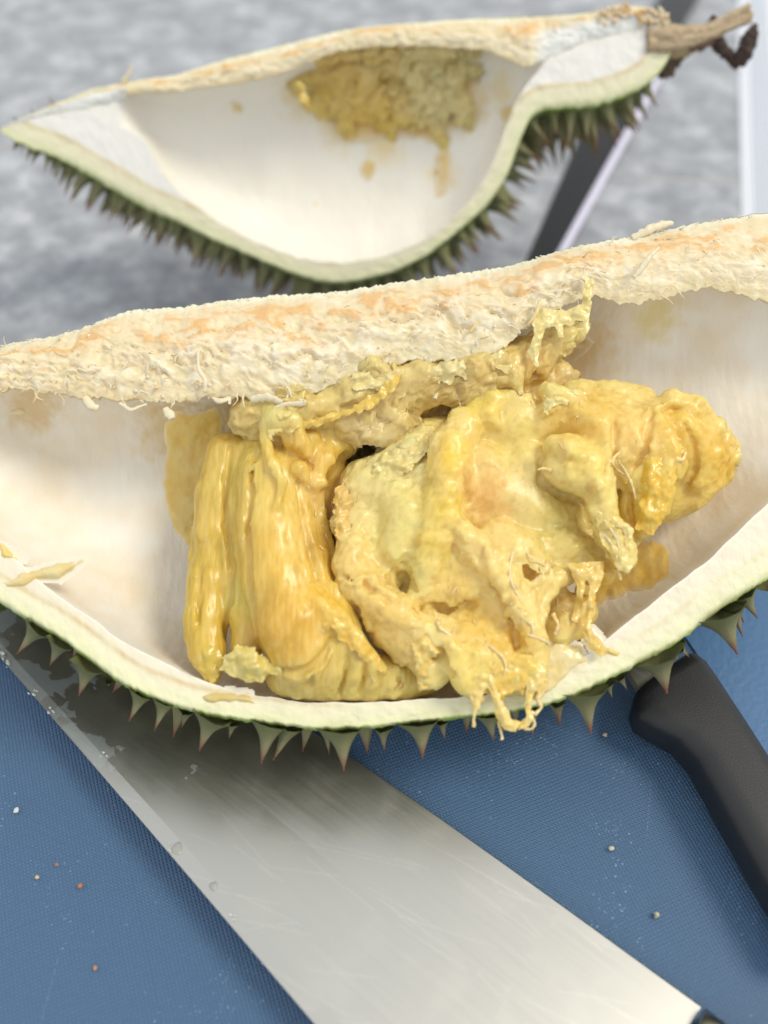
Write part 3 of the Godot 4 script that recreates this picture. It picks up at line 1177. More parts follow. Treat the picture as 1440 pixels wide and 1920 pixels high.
func build_front() -> void:
	var f := frame_through(Vector3(0, 0.035, -0.1007), Vector3(0, 0.087, -0.205))
	var outer := pairs([-230, 870, -160, 990, -90, 1070, -30, 1115, 0, 1135, 50, 1165, 100, 1190, 160, 1235, 230, 1288, 300, 1318, 370, 1340, 450, 1352, 540, 1364, 620, 1371, 700, 1366, 780, 1356, 850, 1348, 920, 1342, 1000, 1328, 1060, 1315, 1110, 1292, 1160, 1266, 1230, 1230, 1290, 1195, 1330, 1160, 1370, 1132, 1440, 1088, 1520, 1030, 1600, 930, 1680, 790, 1720, 690])
	var inner := pairs([-230, 865, -160, 910, -90, 965, 0, 1025, 50, 1068, 100, 1112, 160, 1150, 230, 1203, 300, 1240, 370, 1272, 450, 1300, 540, 1314, 620, 1318, 700, 1316, 780, 1312, 850, 1308, 920, 1303, 1000, 1288, 1060, 1252, 1110, 1222, 1160, 1180, 1230, 1124, 1290, 1080, 1330, 1050, 1370, 1010, 1440, 945, 1520, 860, 1600, 780, 1720, 680])
	var lower := pairs([-230, 855, -120, 760, 0, 742, 60, 742, 150, 758, 250, 762, 320, 768, 380, 762, 440, 754, 500, 760, 560, 760, 620, 742, 700, 712, 760, 690, 860, 690, 930, 676, 970, 640, 1010, 610, 1060, 585, 1110, 562, 1150, 575, 1200, 578, 1270, 556, 1330, 545, 1380, 560, 1440, 572, 1520, 580, 1620, 620, 1720, 676])
	var top := pairs([-230, 850, -160, 745, -60, 668, 0, 650, 50, 637, 100, 631, 180, 605, 240, 581, 290, 576, 330, 577, 400, 566, 500, 554, 560, 550, 620, 547, 680, 540, 730, 530, 800, 521, 880, 509, 950, 498, 1000, 486, 1050, 470, 1100, 458, 1150, 449, 1200, 440, 1250, 430, 1300, 419, 1350, 411, 1400, 403, 1440, 398, 1520, 400, 1600, 450, 1680, 570, 1720, 672])
	var depth := pairs([-230, 0, -150, 8, -60, 17, 0, 22, 120, 28, 300, 33, 500, 36, 900, 36, 1150, 34, 1350, 27, 1500, 18, 1640, 8, 1720, 0])
	front = make_husk(f, outer, inner, lower, top, depth, {"columns": 520, "blur": 5, "under": 7.0, "lip": 5.0, "shell": 52.0})
	var at := f.world(Vector3(0, 50, -40))
	at.y = 0.004
	front_root = base("durian_husk", at, "front durian half with pulp, spiny green rind cut open over the blue board", "durian husk", "halves of the opened durian")
	var o := {"green": 1.15, "calm_from": 52.0, "seed": 31, "ridge_rows": 64, "rough": 1.0, "bulge": 3.0, "line": 6.6, "inner": Color(0.82, 0.76, 0.60), "line_until": -20.0, "stain": Color(0.80, 0.66, 0.44), "stained": 0.6,
		"stains": [[60, 760, 9.0, Color(0.72, 0.52, 0.24)], [330, 800, 13.0, Color(0.70, 0.50, 0.20)], [420, 790, 13.0, Color(0.62, 0.44, 0.17)], [700, 740, 18.0, Color(0.52, 0.37, 0.16)], [860, 720, 18.0, Color(0.56, 0.42, 0.20)], [1080, 660, 12.0, Color(0.78, 0.55, 0.24)], [1010, 690, 10.0, Color(0.70, 0.46, 0.18)], [1230, 590, 9.0, Color(0.78, 0.66, 0.30)]]}
	build_husk(front, front_root, o)
	build_front_spines(o.part_spiny_rind)
	build_front_core()
	build_front_smears()
	build_left_pod(f)
	build_right_pod(f)

func build_front_spines(part: Node3D) -> void:
	# the spines that show below the cut: foot, tip (px) and half width of the foot
	var rows := [[78, 1180, 32, 1224, 22, 0], [118, 1207, 92, 1250, 22, 2], [172, 1250, 148, 1302, 26, 0], [206, 1272, 202, 1286, 10, 4], [270, 1302, 246, 1350, 20, 1], [312, 1318, 293, 1368, 18, 1], [352, 1330, 343, 1366, 14, 6], [403, 1345, 373, 1404, 30, 0], [440, 1350, 428, 1382, 14, 5], [508, 1358, 489, 1434, 28, 2], [545, 1360, 516, 1428, 20, 6], [612, 1368, 617, 1412, 12, 3], [643, 1366, 644, 1443, 34, 0], [718, 1360, 718, 1407, 17, 4], [788, 1352, 798, 1416, 34, 1], [828, 1348, 832, 1384, 14, 5], [916, 1342, 925, 1392, 20, 2], [998, 1330, 1001, 1383, 12, 6], [1044, 1316, 1044, 1346, 12, 5], [1098, 1298, 1106, 1374, 34, 0], [1138, 1278, 1146, 1308, 12, 4], [1160, 1266, 1174, 1292, 12, 5], [1232, 1232, 1256, 1294, 40, 1], [1268, 1212, 1291, 1229, 13, 3], [1262, 1222, 1272, 1240, 12, 6], [1350, 1150, 1380, 1224, 40, 0], [1376, 1135, 1388, 1192, 18, 5], [1392, 1118, 1420, 1162, 20, 2], [1450, 1085, 1478, 1140, 30, 3], [-20, 1130, -45, 1200, 26, 4]]
	var f := front.f
	var feet := []
	for r in rows:
		var thin: bool = r[5] >= 3
		var foot := on_frame(f, r[0], r[1] - (2.0 if thin else 6.0), -5.5 if thin else -2.2)
		var tip := on_frame(f, r[2], r[3], -10.5 if thin else -5.5)
		var half := on_frame(f, r[0] + r[4], r[1], 0).distance_to(on_frame(f, r[0], r[1], 0))
		feet.append(f.world(foot))
		spine(part, front_root, f.world(foot), f.world(tip), half * 0.00135, r[5])
	spine_field(front, front_root, part, {"seed": 77, "rings": [20.0, 30.0, 34.0, 45.0, 56.0, 67.0, 78.0], "margin": 14.0, "step": 14.0, "length": 0.010, "fat": 0.55, "level": 0.0045, "most": 110, "used": feet})

# torn fibrous flesh where the pulp was attached to the core
func build_front_core() -> void:
	var f := front.f
	var a := on_frame(f, 440, 860, -34)
	var b := on_frame(f, 1160, 560, 16)
	var g := Flesh.new(Vector3(minf(a.x, b.x) - 2, minf(a.y, b.y) - 6, -34), Vector3(b.x + 2, b.y + 4, 17), 0.8)
	g.k = 1.1
	chain(g, f, [[470, 780, -1, 6], [560, 772, 0, 6.5], [640, 752, -2, 7], [720, 728, -3, 8], [800, 716, -4, 8], [880, 712, -3, 8], [950, 690, -2, 6.5], [1000, 664, -2, 5], [1050, 640, -3, 3.6], [1090, 615, -3, 2.4]])
	chain(g, f, [[620, 810, -12, 8], [700, 800, -14, 10], [780, 780, -15, 10], [880, 770, -15, 9], [960, 760, -13, 8], [1040, 720, -11, 7]])
	chain(g, f, [[650, 838, -14, 6], [700, 850, -16, 7], [750, 830, -16, 6]])
	chain(g, f, [[690, 828, -4, 4.5], [730, 812, -4, 4], [757, 800, -4, 3.5]])
	chain(g, f, [[650, 800, -1, 4], [690, 806, -2, 4]])
	chain(g, f, [[720, 770, 0, 3], [760, 795, -3, 2.2], [790, 800, -5, 1.6]])
	for q in [[870, 745, -1.5, 4], [905, 742, -1.5, 3.4], [850, 700, 1.5, 3.5], [925, 715, 0.5, 3.5], [790, 700, 2.5, 4], [960, 700, -0.5, 3], [700, 690, 4.5, 4], [740, 705, 3.5, 3], [660, 730, 3.5, 4], [820, 745, -3, 3], [890, 690, 4.5, 3.5], [580, 765, 2.5, 3.5], [510, 770, 1.5, 3]]:
		chain(g, f, [q])
	# strips and drips that hang from the core
	chain(g, f, [[940, 672, 3, 2.6], [962, 690, 3, 2.2], [968, 715, 3, 1.4], [978, 738, 3, 0.9]])
	chain(g, f, [[1020, 660, -2, 2], [1016, 690, -2, 1.6], [1020, 704, -2, 1]])
	g.solve()
	groove(g, f, [[800, 792, -6, 3], [830, 780, -6, 4], [850, 766, -7, 2.4]])
	var cr := Color(0.70, 0.54, 0.29)
	var paint := paint_list(f, [[560, 770, 70, Color(0.72, 0.56, 0.26)], [700, 810, 40, Color(0.62, 0.50, 0.34)], [700, 730, 70, Color(0.74, 0.60, 0.34)], [830, 780, 40, Color(0.60, 0.42, 0.16)], [880, 735, 45, Color(0.66, 0.50, 0.26)], [960, 700, 50, Color(0.72, 0.56, 0.26)], [1060, 600, 60, Color(0.76, 0.66, 0.38)], [1000, 690, 40, Color(0.66, 0.44, 0.16)]])
	flesh_mesh("torn_core_flesh", g, f, paint, cr, M.pulp, front_root, 0.9, 0.8, Vector3.ONE, 1.6)
	pulp_strands(f, [
		[[1012, 562, 9, 0.50], [1004, 590, 8.6, 0.43], [990, 608, 8, 0.22]],
		[[900, 600, 9.5, 0.36], [890, 612, 9.5, 0.36], [882, 622, 9.2, 0.22]],
		[[1040, 600, 6, 1.30], [1070, 596, 6, 1.01], [1086, 590, 6.6, 0.58]]], front_root, Color(0.78, 0.62, 0.28), Color(0.80, 0.66, 0.34), 0.6)
	flap("torn_web", f, poly([1097, 520, 1114, 526, 1109, 560, 1107, 582, 1103, 626, 1096, 628, 1094, 602, 1080, 600, 1070, 612, 1054, 608, 1057, 632, 1047, 630, 1041, 612, 1022, 616, 1013, 650, 1008, 688, 998, 682, 990, 660, 1001, 630, 998, 602, 1014, 578, 1060, 582, 1090, 570]), [[1104, 530, 9.5], [1100, 600, 8.6], [1060, 595, 7.2], [1052, 628, 7.4], [1010, 600, 7.6], [1002, 680, 6]], 1.2, Color(0.80, 0.70, 0.36), Color(0.82, 0.75, 0.48), front_root, 721, 3.0, 2.0, 0.5)
	flap("torn_web", f, poly([912, 668, 940, 656, 966, 672, 976, 700, 982, 738, 974, 742, 968, 716, 952, 700, 930, 690]), [[920, 668, 5], [960, 680, 4.5], [978, 738, 3]], 1.0, Color(0.80, 0.66, 0.30), Color(0.82, 0.72, 0.42), front_root, 731, 4.0, 2.0, 0.4)
	flap("torn_web", f, poly([660, 700, 720, 690, 742, 700, 738, 722, 715, 735, 690, 728, 672, 738, 655, 722]), [[665, 710, 6], [735, 705, 6], [700, 730, 5]], 1.0, Color(0.80, 0.70, 0.40), Color(0.82, 0.76, 0.52), front_root, 741, 8.0, 2.5, 0.9)
	flap("torn_web", f, poly([790, 690, 850, 676, 905, 682, 912, 700, 880, 712, 858, 706, 840, 722, 818, 712, 800, 716]), [[800, 700, 4], [850, 690, 6], [905, 695, 4], [840, 718, 4]], 1.0, Color(0.80, 0.72, 0.46), Color(0.82, 0.78, 0.58), front_root, 751, 8.0, 2.5, 0.9)
	# loose fibres and flakes on the core, too many to count
	var rng := RandomNumberGenerator.new()
	rng.seed = 9
	var pile := Pile.new()
	for k in 230:
		var px := rng.randf_range(-20, 1440)
		var t := rng.randf()
		var q := on_frame(f, px, 600, 0)
		var v := lerpf(front.at(front.vl, q.x), front.at(front.vt, q.x), pow(t, 1.6) * 0.98)
		var w: float = front.lip * (1.0 - t * t) + 3.0 * sin(PI * t) + 0.6
		var p := Vector3(q.x, v, w)
		var pts := []
		var n := rng.randi_range(3, 5)
		var d := Vector3(rng.randf_range(-1, 1), rng.randf_range(-1.1, 0.5), rng.randf_range(-0.1, 0.5)).normalized()
		var len_ := rng.randf_range(1.2, 5.5) * (1.0 if t > 0.2 else 1.25)
		for s in n:
			pts.append(f.world(p))
			d = (d + Vector3(rng.randf_range(-0.7, 0.7), rng.randf_range(-0.8, 0.4), rng.randf_range(-0.35, 0.25))).normalized()
			p += d * len_ / n
		var radii := []
		var r0 := rng.randf_range(0.00012, 0.00042)
		for s in n:
			radii.append(r0 * (1.1 - 0.8 * s / (n - 1.0)))
		var tone := rng.randf()
		pile.put(strand(pts, radii, 5, 0.5, k, rng.randf_range(0.4, 1.0)), Color(0.80, 0.74, 0.56).lerp(Color(0.78, 0.60, 0.30), tone * tone))
	# crumbs of pith along the top and lip
	for k in 200:
		var px := rng.randf_range(-20, 1440)
		var on_top := rng.randf() < 0.4
		var q := on_frame(f, px, 600, 0)
		var t := rng.randf_range(0.93, 1.0) if on_top else pow(rng.randf(), 2.0) * 0.9
		var v := lerpf(front.at(front.vl, q.x), front.at(front.vt, q.x), t)
		var w: float = front.lip * (1.0 - t * t) + 3.0 * sin(PI * t)
		var p := Vector3(q.x, v + (0.2 if on_top else 0.0), w + 0.3)
		var r := rng.randf_range(0.15, 0.5) * (0.5 if on_top or px > 1080 else 1.0)
		var d := Vector3(rng.randf_range(-1, 1), rng.randf_range(-1, 1), rng.randf_range(-0.6, 0.6)).normalized() * r * 1.3
		pile.put(strand([f.world(p - d), f.world(p), f.world(p + d)], [r * 0.0007, r * 0.001, r * 0.0006], 6, 0.9, k), Color(0.82, 0.78, 0.64).lerp(Color(0.76, 0.62, 0.36), pow(rng.randf(), 2.0)))
	var fb := commit("loose_fibres", pile.v, pile.idx, pile.c, M.fibre, front_root)
	fb.set_meta("kind", "stuff")
	# larger torn shreds, each its own piece: [px, py, w, r mm] ...
	var shreds := [
		[[1185, 447, 1, 0.9], [1215, 432, 1.5, 1.3], [1240, 422, 1.5, 1.1], [1262, 418, 1.5, 0.6]],
		[[1188, 520, 8, 0.5], [1205, 500, 8.5, 0.9], [1220, 480, 9, 0.7], [1236, 464, 9, 0.4]],
		[[1090, 520, 8, 1.0], [1106, 525, 8.5, 0.8], [1112, 517, 9, 0.4]],
		[[160, 745, 6, 1.0], [170, 760, 6.5, 1.3], [185, 765, 6, 0.8]],
		[[310, 765, 6, 0.8], [318, 778, 6.5, 1.4], [322, 786, 6.5, 1.0]],
		[[225, 755, 6, 0.5], [245, 768, 7, 0.7], [262, 762, 7, 0.4], [275, 758, 6.5, 0.3]],
		[[165, 745, 6, 0.3], [168, 760, 7, 0.3], [172, 766, 7, 0.2]],
		[[398, 745, 6.5, 0.4], [412, 752, 7, 0.8], [428, 748, 7, 0.9], [430, 758, 7, 0.4]],
		[[372, 655, 9, 0.3], [372, 690, 9.5, 0.5], [384, 712, 9.5, 0.7], [384, 734, 9, 0.3]],
		[[505, 775, 6, 0.3], [515, 765, 7, 0.5], [540, 758, 7.5, 0.7], [572, 756, 7.5, 0.9], [560, 748, 7.5, 0.5]],
		[[470, 750, 7, 1.0], [500, 745, 7.5, 1.2], [530, 755, 7.5, 0.8]],
		[[735, 715, 4, 0.8], [742, 735, 3, 0.5], [748, 750, 2, 0.3]],
		[[745, 755, -1, 0.5], [758, 772, -3, 0.3], [772, 778, -4, 0.3]],
		[[868, 775, -2, 0.5], [862, 757, 1, 0.35], [855, 738, 2, 0.2]],
		[[866, 778, -2, 0.3], [856, 772, 0, 0.3], [847, 767, 1, 0.2]],
		[[872, 782, -1, 0.9], [880, 776, 0, 1.1], [888, 770, 0, 0.8]],
		[[850, 730, 1, 0.3], [822, 735, 2, 0.7], [815, 748, 2, 0.8]],
		[[750, 775, -1, 0.9], [760, 773, 0, 0.6], [765, 776, 0, 0.3]],
		[[235, 150, 0, 0.1], [236, 151, 0, 0.1]]]
	shreds.pop_back()
	for s in shreds:
		var pts := []
		var radii := []
		for q in s:
			pts.append(f.world(on_frame(f, q[0], q[1], q[2])))
			radii.append(q[3] * 0.001)
		var st := strand(pts, radii, 8, 0.55, s[0][0], 0.6)
		var cc := PackedColorArray()
		cc.resize(st[0].size())
		cc.fill(Color(0.80, 0.72, 0.50))
		commit("shred", st[0], st[1], cc, M.fibre, front_root)

func build_front_smears() -> void:
	var am := Color(0.84, 0.56, 0.13)
	var ye := Color(0.86, 0.64, 0.22)
	smear("pulp_smear", front, poly([306, 790, 330, 768, 420, 760, 430, 790, 395, 900, 370, 1090, 352, 1060, 340, 1010, 312, 985, 302, 940, 303, 870]), 0.45, Color(0.84, 0.58, 0.12), Color(0.86, 0.66, 0.2), front_root, 301)
	smear("pulp_smear", front, poly([1110, 1010, 1170, 1000, 1240, 1010, 1275, 1045, 1262, 1085, 1225, 1105, 1160, 1120, 1120, 1142, 1080, 1150, 1070, 1080]), 0.7, am, ye, front_root, 311)
	smear("pulp_smear", front, poly([70, 1068, 110, 1056, 160, 1046, 150, 1062, 110, 1082, 60, 1094, 10, 1108, 0, 1090, 40, 1076]), 0.8, Color(0.74, 0.55, 0.20), Color(0.76, 0.66, 0.34), front_root, 321, true, 3.0)
	smear("pulp_smear", front, poly([370, 1303, 420, 1296, 470, 1303, 478, 1320, 430, 1322, 385, 1316]), 0.5, Color(0.64, 0.50, 0.16), Color(0.72, 0.58, 0.26), front_root, 331, true, 3.0)
	smear("pulp_smear", front, poly([10, 768, 45, 762, 55, 776, 30, 782, 12, 780]), 0.7, am, ye, front_root, 341, false, 3.0)
	smear("pulp_smear", front, poly([1085, 1168, 1110, 1180, 1140, 1210, 1168, 1222, 1160, 1235, 1120, 1225, 1095, 1205]), 1.0, Color(0.74, 0.52, 0.12), Color(0.80, 0.66, 0.24), front_root, 351, true, 3.0)
	smear("pulp_smear", front, poly([1010, 1215, 1050, 1195, 1090, 1210, 1100, 1240, 1060, 1275, 1020, 1300, 1005, 1270]), 0.6, Color(0.76, 0.60, 0.24), Color(0.80, 0.68, 0.36), front_root, 361, true, 3.0)
	smear("pulp_smear", front, poly([1010, 640, 1050, 628, 1100, 625, 1130, 640, 1080, 680, 1040, 712, 1015, 700]), 1.0, Color(0.72, 0.52, 0.22), Color(0.78, 0.60, 0.34), front_root, 371)
	smear("pulp_smear", front, poly([0, 1020, 20, 1032, 42, 1050, 30, 1056, 0, 1042]), 0.6, Color(0.72, 0.60, 0.16), ye, front_root, 381, true, 3.0)

# ---------------------------------------------------------------- the pulp
func build_left_pod(f: Frame) -> void:
	var a := on_frame(f, 325, 1340, -34)
	var b := on_frame(f, 830, 690, 16)
	var g := Flesh.new(Vector3(on_frame(f, 325, 1340, 0).x, on_frame(f, 600, 1345, 0).y, -30), Vector3(on_frame(f, 830, 700, 0).x, on_frame(f, 700, 700, 0).y, 14), 0.72)
	g.k = 1.5
	# the big front fold
	chain(g, f, [[490, 850, -6, 6], [497, 900, -3, 8], [510, 1000, -1, 9], [525, 1090, 0, 9.6], [550, 1170, 1, 10.2], [575, 1232, 0, 9.5], [585, 1250, -2, 8]])
	chain(g, f, [[535, 880, -4, 6], [548, 980, -3, 6.5], [570, 1080, -1, 7], [600, 1150, 0, 6]])
	# narrow fold behind it
	chain(g, f, [[450, 850, -8, 5], [447, 950, -6, 4.5], [452, 1050, -5, 4], [462, 1150, -4, 4.5], [462, 1220, -4, 4]])
	chain(g, f, [[425, 850, -9, 6], [410, 930, -9, 6.5], [400, 1000, -8, 5.5]])
	chain(g, f, [[432, 1000, -5, 2.6], [440, 1080, -4, 2.4], [446, 1150, -4, 2.6]])
	# left slab
	chain(g, f, [[405, 1010, -9, 5], [392, 1090, -8, 5.8], [386, 1160, -7, 6], [390, 1225, -5, 4.6], [398, 1268, -3, 2.4]])
	chain(g, f, [[368, 1010, -12, 4], [362, 1100, -10, 3.5], [360, 1180, -8, 2.6], [365, 1225, -6, 1.8]])
	# inner wall that falls away to the gap
	chain(g, f, [[560, 850, -6, 5.5], [580, 920, -8, 6], [596, 1000, -9, 6], [612, 1060, -8, 5.5], [630, 1110, -5, 5]])
	chain(g, f, [[540, 800, -4, 6], [590, 810, -6, 6], [640, 815, -8, 6], [600, 860, -7, 6]])
	chain(g, f, [[600, 880, -14, 8], [620, 1000, -16, 9], [640, 1100, -14, 9]])
	for q in [[570, 835, 0, 3.5], [600, 868, -1.5, 3.2], [548, 822, 2, 3], [588, 905, -1, 3], [612, 850, -3, 3], [560, 880, 2, 2.6], [634, 792, -3, 4], [600, 1040, -2, 2.5]]:
		chain(g, f, [q])
	# strip up to the core
	# knotted torn top
	chain(g, f, [[505, 770, 3, 3], [520, 785, 4, 3.5], [545, 790, 4, 3], [500, 800, 4, 1.8], [497, 822, 4, 1.2], [502, 842, 5, 1.4]])
	chain(g, f, [[555, 790, 4, 2], [560, 812, 4.5, 1.2], [566, 828, 4, 1.6]])
	chain(g, f, [[500, 842, 5, 1], [512, 872, 6.5, 1.6], [530, 905, 6.5, 1.2], [520, 950, 7.4, 0.6]])
	# pleated foot
	chain(g, f, [[540, 1265, -3, 6], [610, 1268, -4, 6.5], [690, 1268, -5, 6.5], [760, 1272, -6, 5.5], [800, 1275, -7, 4]])
	for q in [[[612, 1215, 3, 2], [604, 1255, 2.4, 2.2], [592, 1292, 0.5, 1.6]], [[642, 1225, 2, 1.8], [640, 1262, 1.6, 2.0], [628, 1300, -1, 1.6]], [[676, 1235, 1.5, 1.6], [672, 1270, 1, 1.8], [664, 1300, -1, 1.4]], [[708, 1248, 1, 1.5], [704, 1280, 0, 1.6], [698, 1302, -2, 1.2]], [[744, 1256, 0, 1.4], [742, 1285, -1, 1.6], [738, 1302, -2, 1.2]], [[560, 1265, 3, 1.6], [556, 1300, 0.4, 1.4]]]:
		chain(g, f, q)
	# diagonal flap towards the gap
	chain(g, f, [[592, 1125, 5, 3.4], [630, 1165, 5, 3.6], [664, 1205, 4, 3], [692, 1235, 3, 2.2], [716, 1256, 2.5, 1.4]])
	chain(g, f, [[618, 1180, 3, 3.6], [650, 1225, 2, 3.2], [690, 1256, 1, 2.4]])
	chain(g, f, [[628, 1106, 3, 2.2], [645, 1140, 3, 2], [668, 1180, 2, 1.6]])
	chain(g, f, [[582, 1130, 8, 0.8], [600, 1132, 8.5, 1], [612, 1140, 8.5, 0.9], [616, 1158, 8.5, 0.6], [612, 1176, 8.4, 0.4]])
	g.solve()
	for q in [[[432, 838, 0, 0.5], [424, 900, -0.4, 0.9], [424, 985, -0.6, 1.2], [433, 1060, -0.8, 1.5], [432, 1130, -0.8, 1.5], [422, 1190, -0.4, 1.0]], [[480, 850, 0, 0.6], [470, 920, -0.6, 1.1], [464, 1000, -0.8, 1.4], [468, 1090, -1.0, 1.7], [478, 1170, -1.2, 2.0], [496, 1228, -1.0, 1.6]], [[378, 1020, 0, 0.5], [372, 1090, -0.3, 0.9], [372, 1170, -0.2, 0.7]]]:
		crease(g, f, q)
	# the torn edge where the smooth skin ends and the creamy inside begins
	crease(g, f, [[556, 905, 0, 0.5], [566, 960, -0.2, 0.8], [578, 1020, -0.3, 1.0], [594, 1080, -0.2, 1.0], [602, 1112, 0, 0.6]])
	crease(g, f, [[520, 1255, 0, 0.5], [560, 1262, -0.4, 1.2], [600, 1240, -0.5, 1.2], [622, 1200, -0.3, 0.8]])
	for q in [[628, 1226, 612, 1262, 596, 1298], [652, 1232, 648, 1266, 634, 1302], [684, 1244, 680, 1274, 670, 1302], [716, 1256, 714, 1284, 706, 1304], [748, 1262, 748, 1286, 742, 1304], [586, 1268, 578, 1284, 566, 1300]]:
		crease(g, f, [[q[0], q[1], 0.2, 0.5], [q[2], q[3], -0.4, 1.0], [q[4], q[5], 0, 0.6]], 0.6)
	for q in [[640, 1222, 630, 1262, 614, 1300], [668, 1236, 664, 1270, 652, 1304], [700, 1248, 697, 1280, 688, 1306]]:
		welt(g, f, [[q[0], q[1], -0.6, 1.0], [q[2], q[3], -0.5, 1.5], [q[4], q[5], -0.6, 1.0]])
	for q in [[575, 850, 1.6], [598, 880, 1.8], [560, 835, 1.5], [590, 930, 1.4], [604, 905, 1.6], [568, 895, 1.2], [615, 858, 1.8], [602, 965, 1.2], [612, 1010, 1.3], [585, 820, 2.0]]:
		welt(g, f, [[q[0], q[1], -0.4, q[2]], [q[0] + 5, q[1] + 6, -0.5, q[2] * 0.8]], 0.8)
	groove(g, f, [[650, 870, -6, 3.5], [626, 920, -7, 3.6], [622, 1000, -8, 3.4], [640, 1060, -8, 3], [652, 1090, -7, 2]])
	var paint := paint_list(f, [[500, 920, 60, Color(0.78, 0.60, 0.20)], [520, 1060, 55, Color(0.76, 0.52, 0.13)], [540, 1180, 60, Color(0.72, 0.45, 0.09)], [420, 900, 50, Color(0.66, 0.52, 0.16)], [390, 1050, 40, Color(0.64, 0.47, 0.09)], [380, 1180, 45, Color(0.68, 0.48, 0.08)], [450, 1120, 30, Color(0.66, 0.55, 0.15)], [570, 1000, 35, Color(0.80, 0.58, 0.22)], [590, 860, 50, Color(0.78, 0.53, 0.17)], [600, 930, 30, Color(0.76, 0.54, 0.24)], [620, 1120, 40, Color(0.82, 0.55, 0.12)], [700, 1240, 35, Color(0.80, 0.60, 0.19)], [610, 1020, 30, Color(0.54, 0.32, 0.06)], [640, 960, 26, Color(0.48, 0.28, 0.06)], [690, 1280, 70, Color(0.68, 0.56, 0.24)], [570, 1285, 40, Color(0.66, 0.53, 0.22)], [520, 790, 36, Color(0.78, 0.68, 0.38)], [660, 765, 60, Color(0.74, 0.55, 0.15)], [525, 900, 18, Color(0.82, 0.70, 0.36)], [660, 1190, 25, Color(0.84, 0.62, 0.2)]])
	var root := base("pulp_pod", f.world(Vector3(on_frame(f, 520, 1200, 0).x, 30, -30)), "left durian pulp pod, smooth olive yellow upright folds beside the dark gap", "durian pulp", "pulp pods in the front durian half")
	flesh_mesh("flesh", g, f, paint, Color(0.72, 0.52, 0.15), M.pulp_fibrous, root, 0.15, 0.12, Vector3(1.6, 0.28, 1.6), 0.3)
	build_left_flaps(f, root)
	pulp_fibres(g, f, [[530, 800, 50, 40], [590, 880, 40, 60], [650, 1200, 50, 50], [690, 1275, 80, 25], [600, 1000, 20, 80], [640, 770, 70, 25]], 36, root, 811)

# soft strands of pulp: rows of [px, py, w, r mm]
func pulp_strands(f: Frame, lists: Array, parent: Node, ca: Color, cb: Color, flat := 0.75) -> void:
	var k := 0
	for rows in lists:
		var pts := []
		var radii := []
		for q in rows:
			pts.append(f.world(on_frame(f, q[0], q[1], q[2])))
			radii.append(q[3] * 0.001)
		var st := strand(pts, radii, 10, 0.9, 700 + k * 13 + int(rows[0][0]), flat)
		var cc := PackedColorArray()
		for i in st[0].size():
			var t: float = float(i) / st[0].size()
			cc.append(ca.lerp(cb, t))
		commit("pulp_strand", st[0], st[1], cc, M.film, parent)
		k += 1

# a thin torn sheet: an outline (px) that hangs in space at the depths given (px, py, w mm), with ragged edges
func flap(called: String, f: Frame, outline: PackedVector2Array, depths: Array, thick: float, ca: Color, cb: Color, parent: Node, seed_: int, ragged := 6.0, step := 3.0, crease_ := 0.8) -> void:
	var lo := outline[0]
	var hi := outline[0]
	for p in outline:
		lo = lo.min(p)
		hi = hi.max(p)
	lo -= Vector2.ONE * 12
	hi += Vector2.ONE * 12
	var nx := int((hi.x - lo.x) / step) + 1
	var ny := int((hi.y - lo.y) / step) + 1
	var nz := noise(0.05, seed_, 4)
	var cr := noise(0.03, seed_ + 5, 3)
	var dist := PackedFloat32Array()
	for y in ny:
		for x in nx:
			var p := lo + Vector2(x, y) * step
			dist.append(inside_distance(outline, p) + ragged * nz.get_noise_2dv(p))
	var v := PackedVector3Array()
	var c := PackedColorArray()
	for side in [1.0, -1.0]:
		for y in ny:
			for x in nx:
				var i := y * nx + x
				var p := lo + Vector2(x, y) * step
				var d := dist[i]
				if d < 0.0 and d > -step * 2.0:
					var gx := (dist[y * nx + mini(x + 1, nx - 1)] - dist[y * nx + maxi(x - 1, 0)]) / (2.0 * step)
					var gy := (dist[mini(y + 1, ny - 1) * nx + x] - dist[maxi(y - 1, 0) * nx + x]) / (2.0 * step)
					p -= Vector2(gx, gy) * d / maxf(gx * gx + gy * gy, 0.3)
				var w := 0.0
				var wt := 0.0
				for q in depths:
					var e: float = 1.0 / (60.0 + p.distance_squared_to(Vector2(q[0], q[1])))
					e *= e
					w += q[2] * e
					wt += e
				var k := cr.get_noise_2dv(p)
				var t := thick * (0.12 + 0.88 * smoothstep(0.0, 14.0, d)) * (1.0 + 0.4 * cr.get_noise_2dv(p + Vector2(300, 0)))
				v.append(f.world(on_frame(f, p.x, p.y, w / wt + 0.8 + crease_ * 1.6 * k + side * t * 0.5)))
				var fc := ca.lerp(cb, clampf(0.5 + 1.2 * k + 0.5 * nz.get_noise_2dv(p), 0, 1))
				c.append(Color(fc.r * 0.95, fc.g * 0.87, fc.b * 0.58))
	var idx := PackedInt32Array()
	var half := nx * ny
	var rim := {}
	for y in ny - 1:
		for x in nx - 1:
			var q := [y * nx + x, y * nx + x + 1, y * nx + x + nx + 1, y * nx + x + nx]
			var ins := 0
			var ok := true
			for k in q:
				ins += 1 if dist[k] >= 0.0 else 0
				ok = ok and dist[k] > -step * 2.0
			if ins == 0 or not ok:
				continue
			idx.append_array([q[0], q[1], q[3], q[1], q[2], q[3]])
			idx.append_array([half + q[0], half + q[3], half + q[1], half + q[1], half + q[3], half + q[2]])
			for k in 4:
				var a: int = q[k]
				var b: int = q[(k + 1) % 4]
				if rim.has(b * 1000000 + a):
					rim.erase(b * 1000000 + a)
				else:
					rim[a * 1000000 + b] = true
	for e in rim:
		var a: int = e / 1000000
		var b: int = e % 1000000
		idx.append_array([a, half + a, b, b, half + a, half + b])
	commit(called, v, idx, c, M.film, parent)

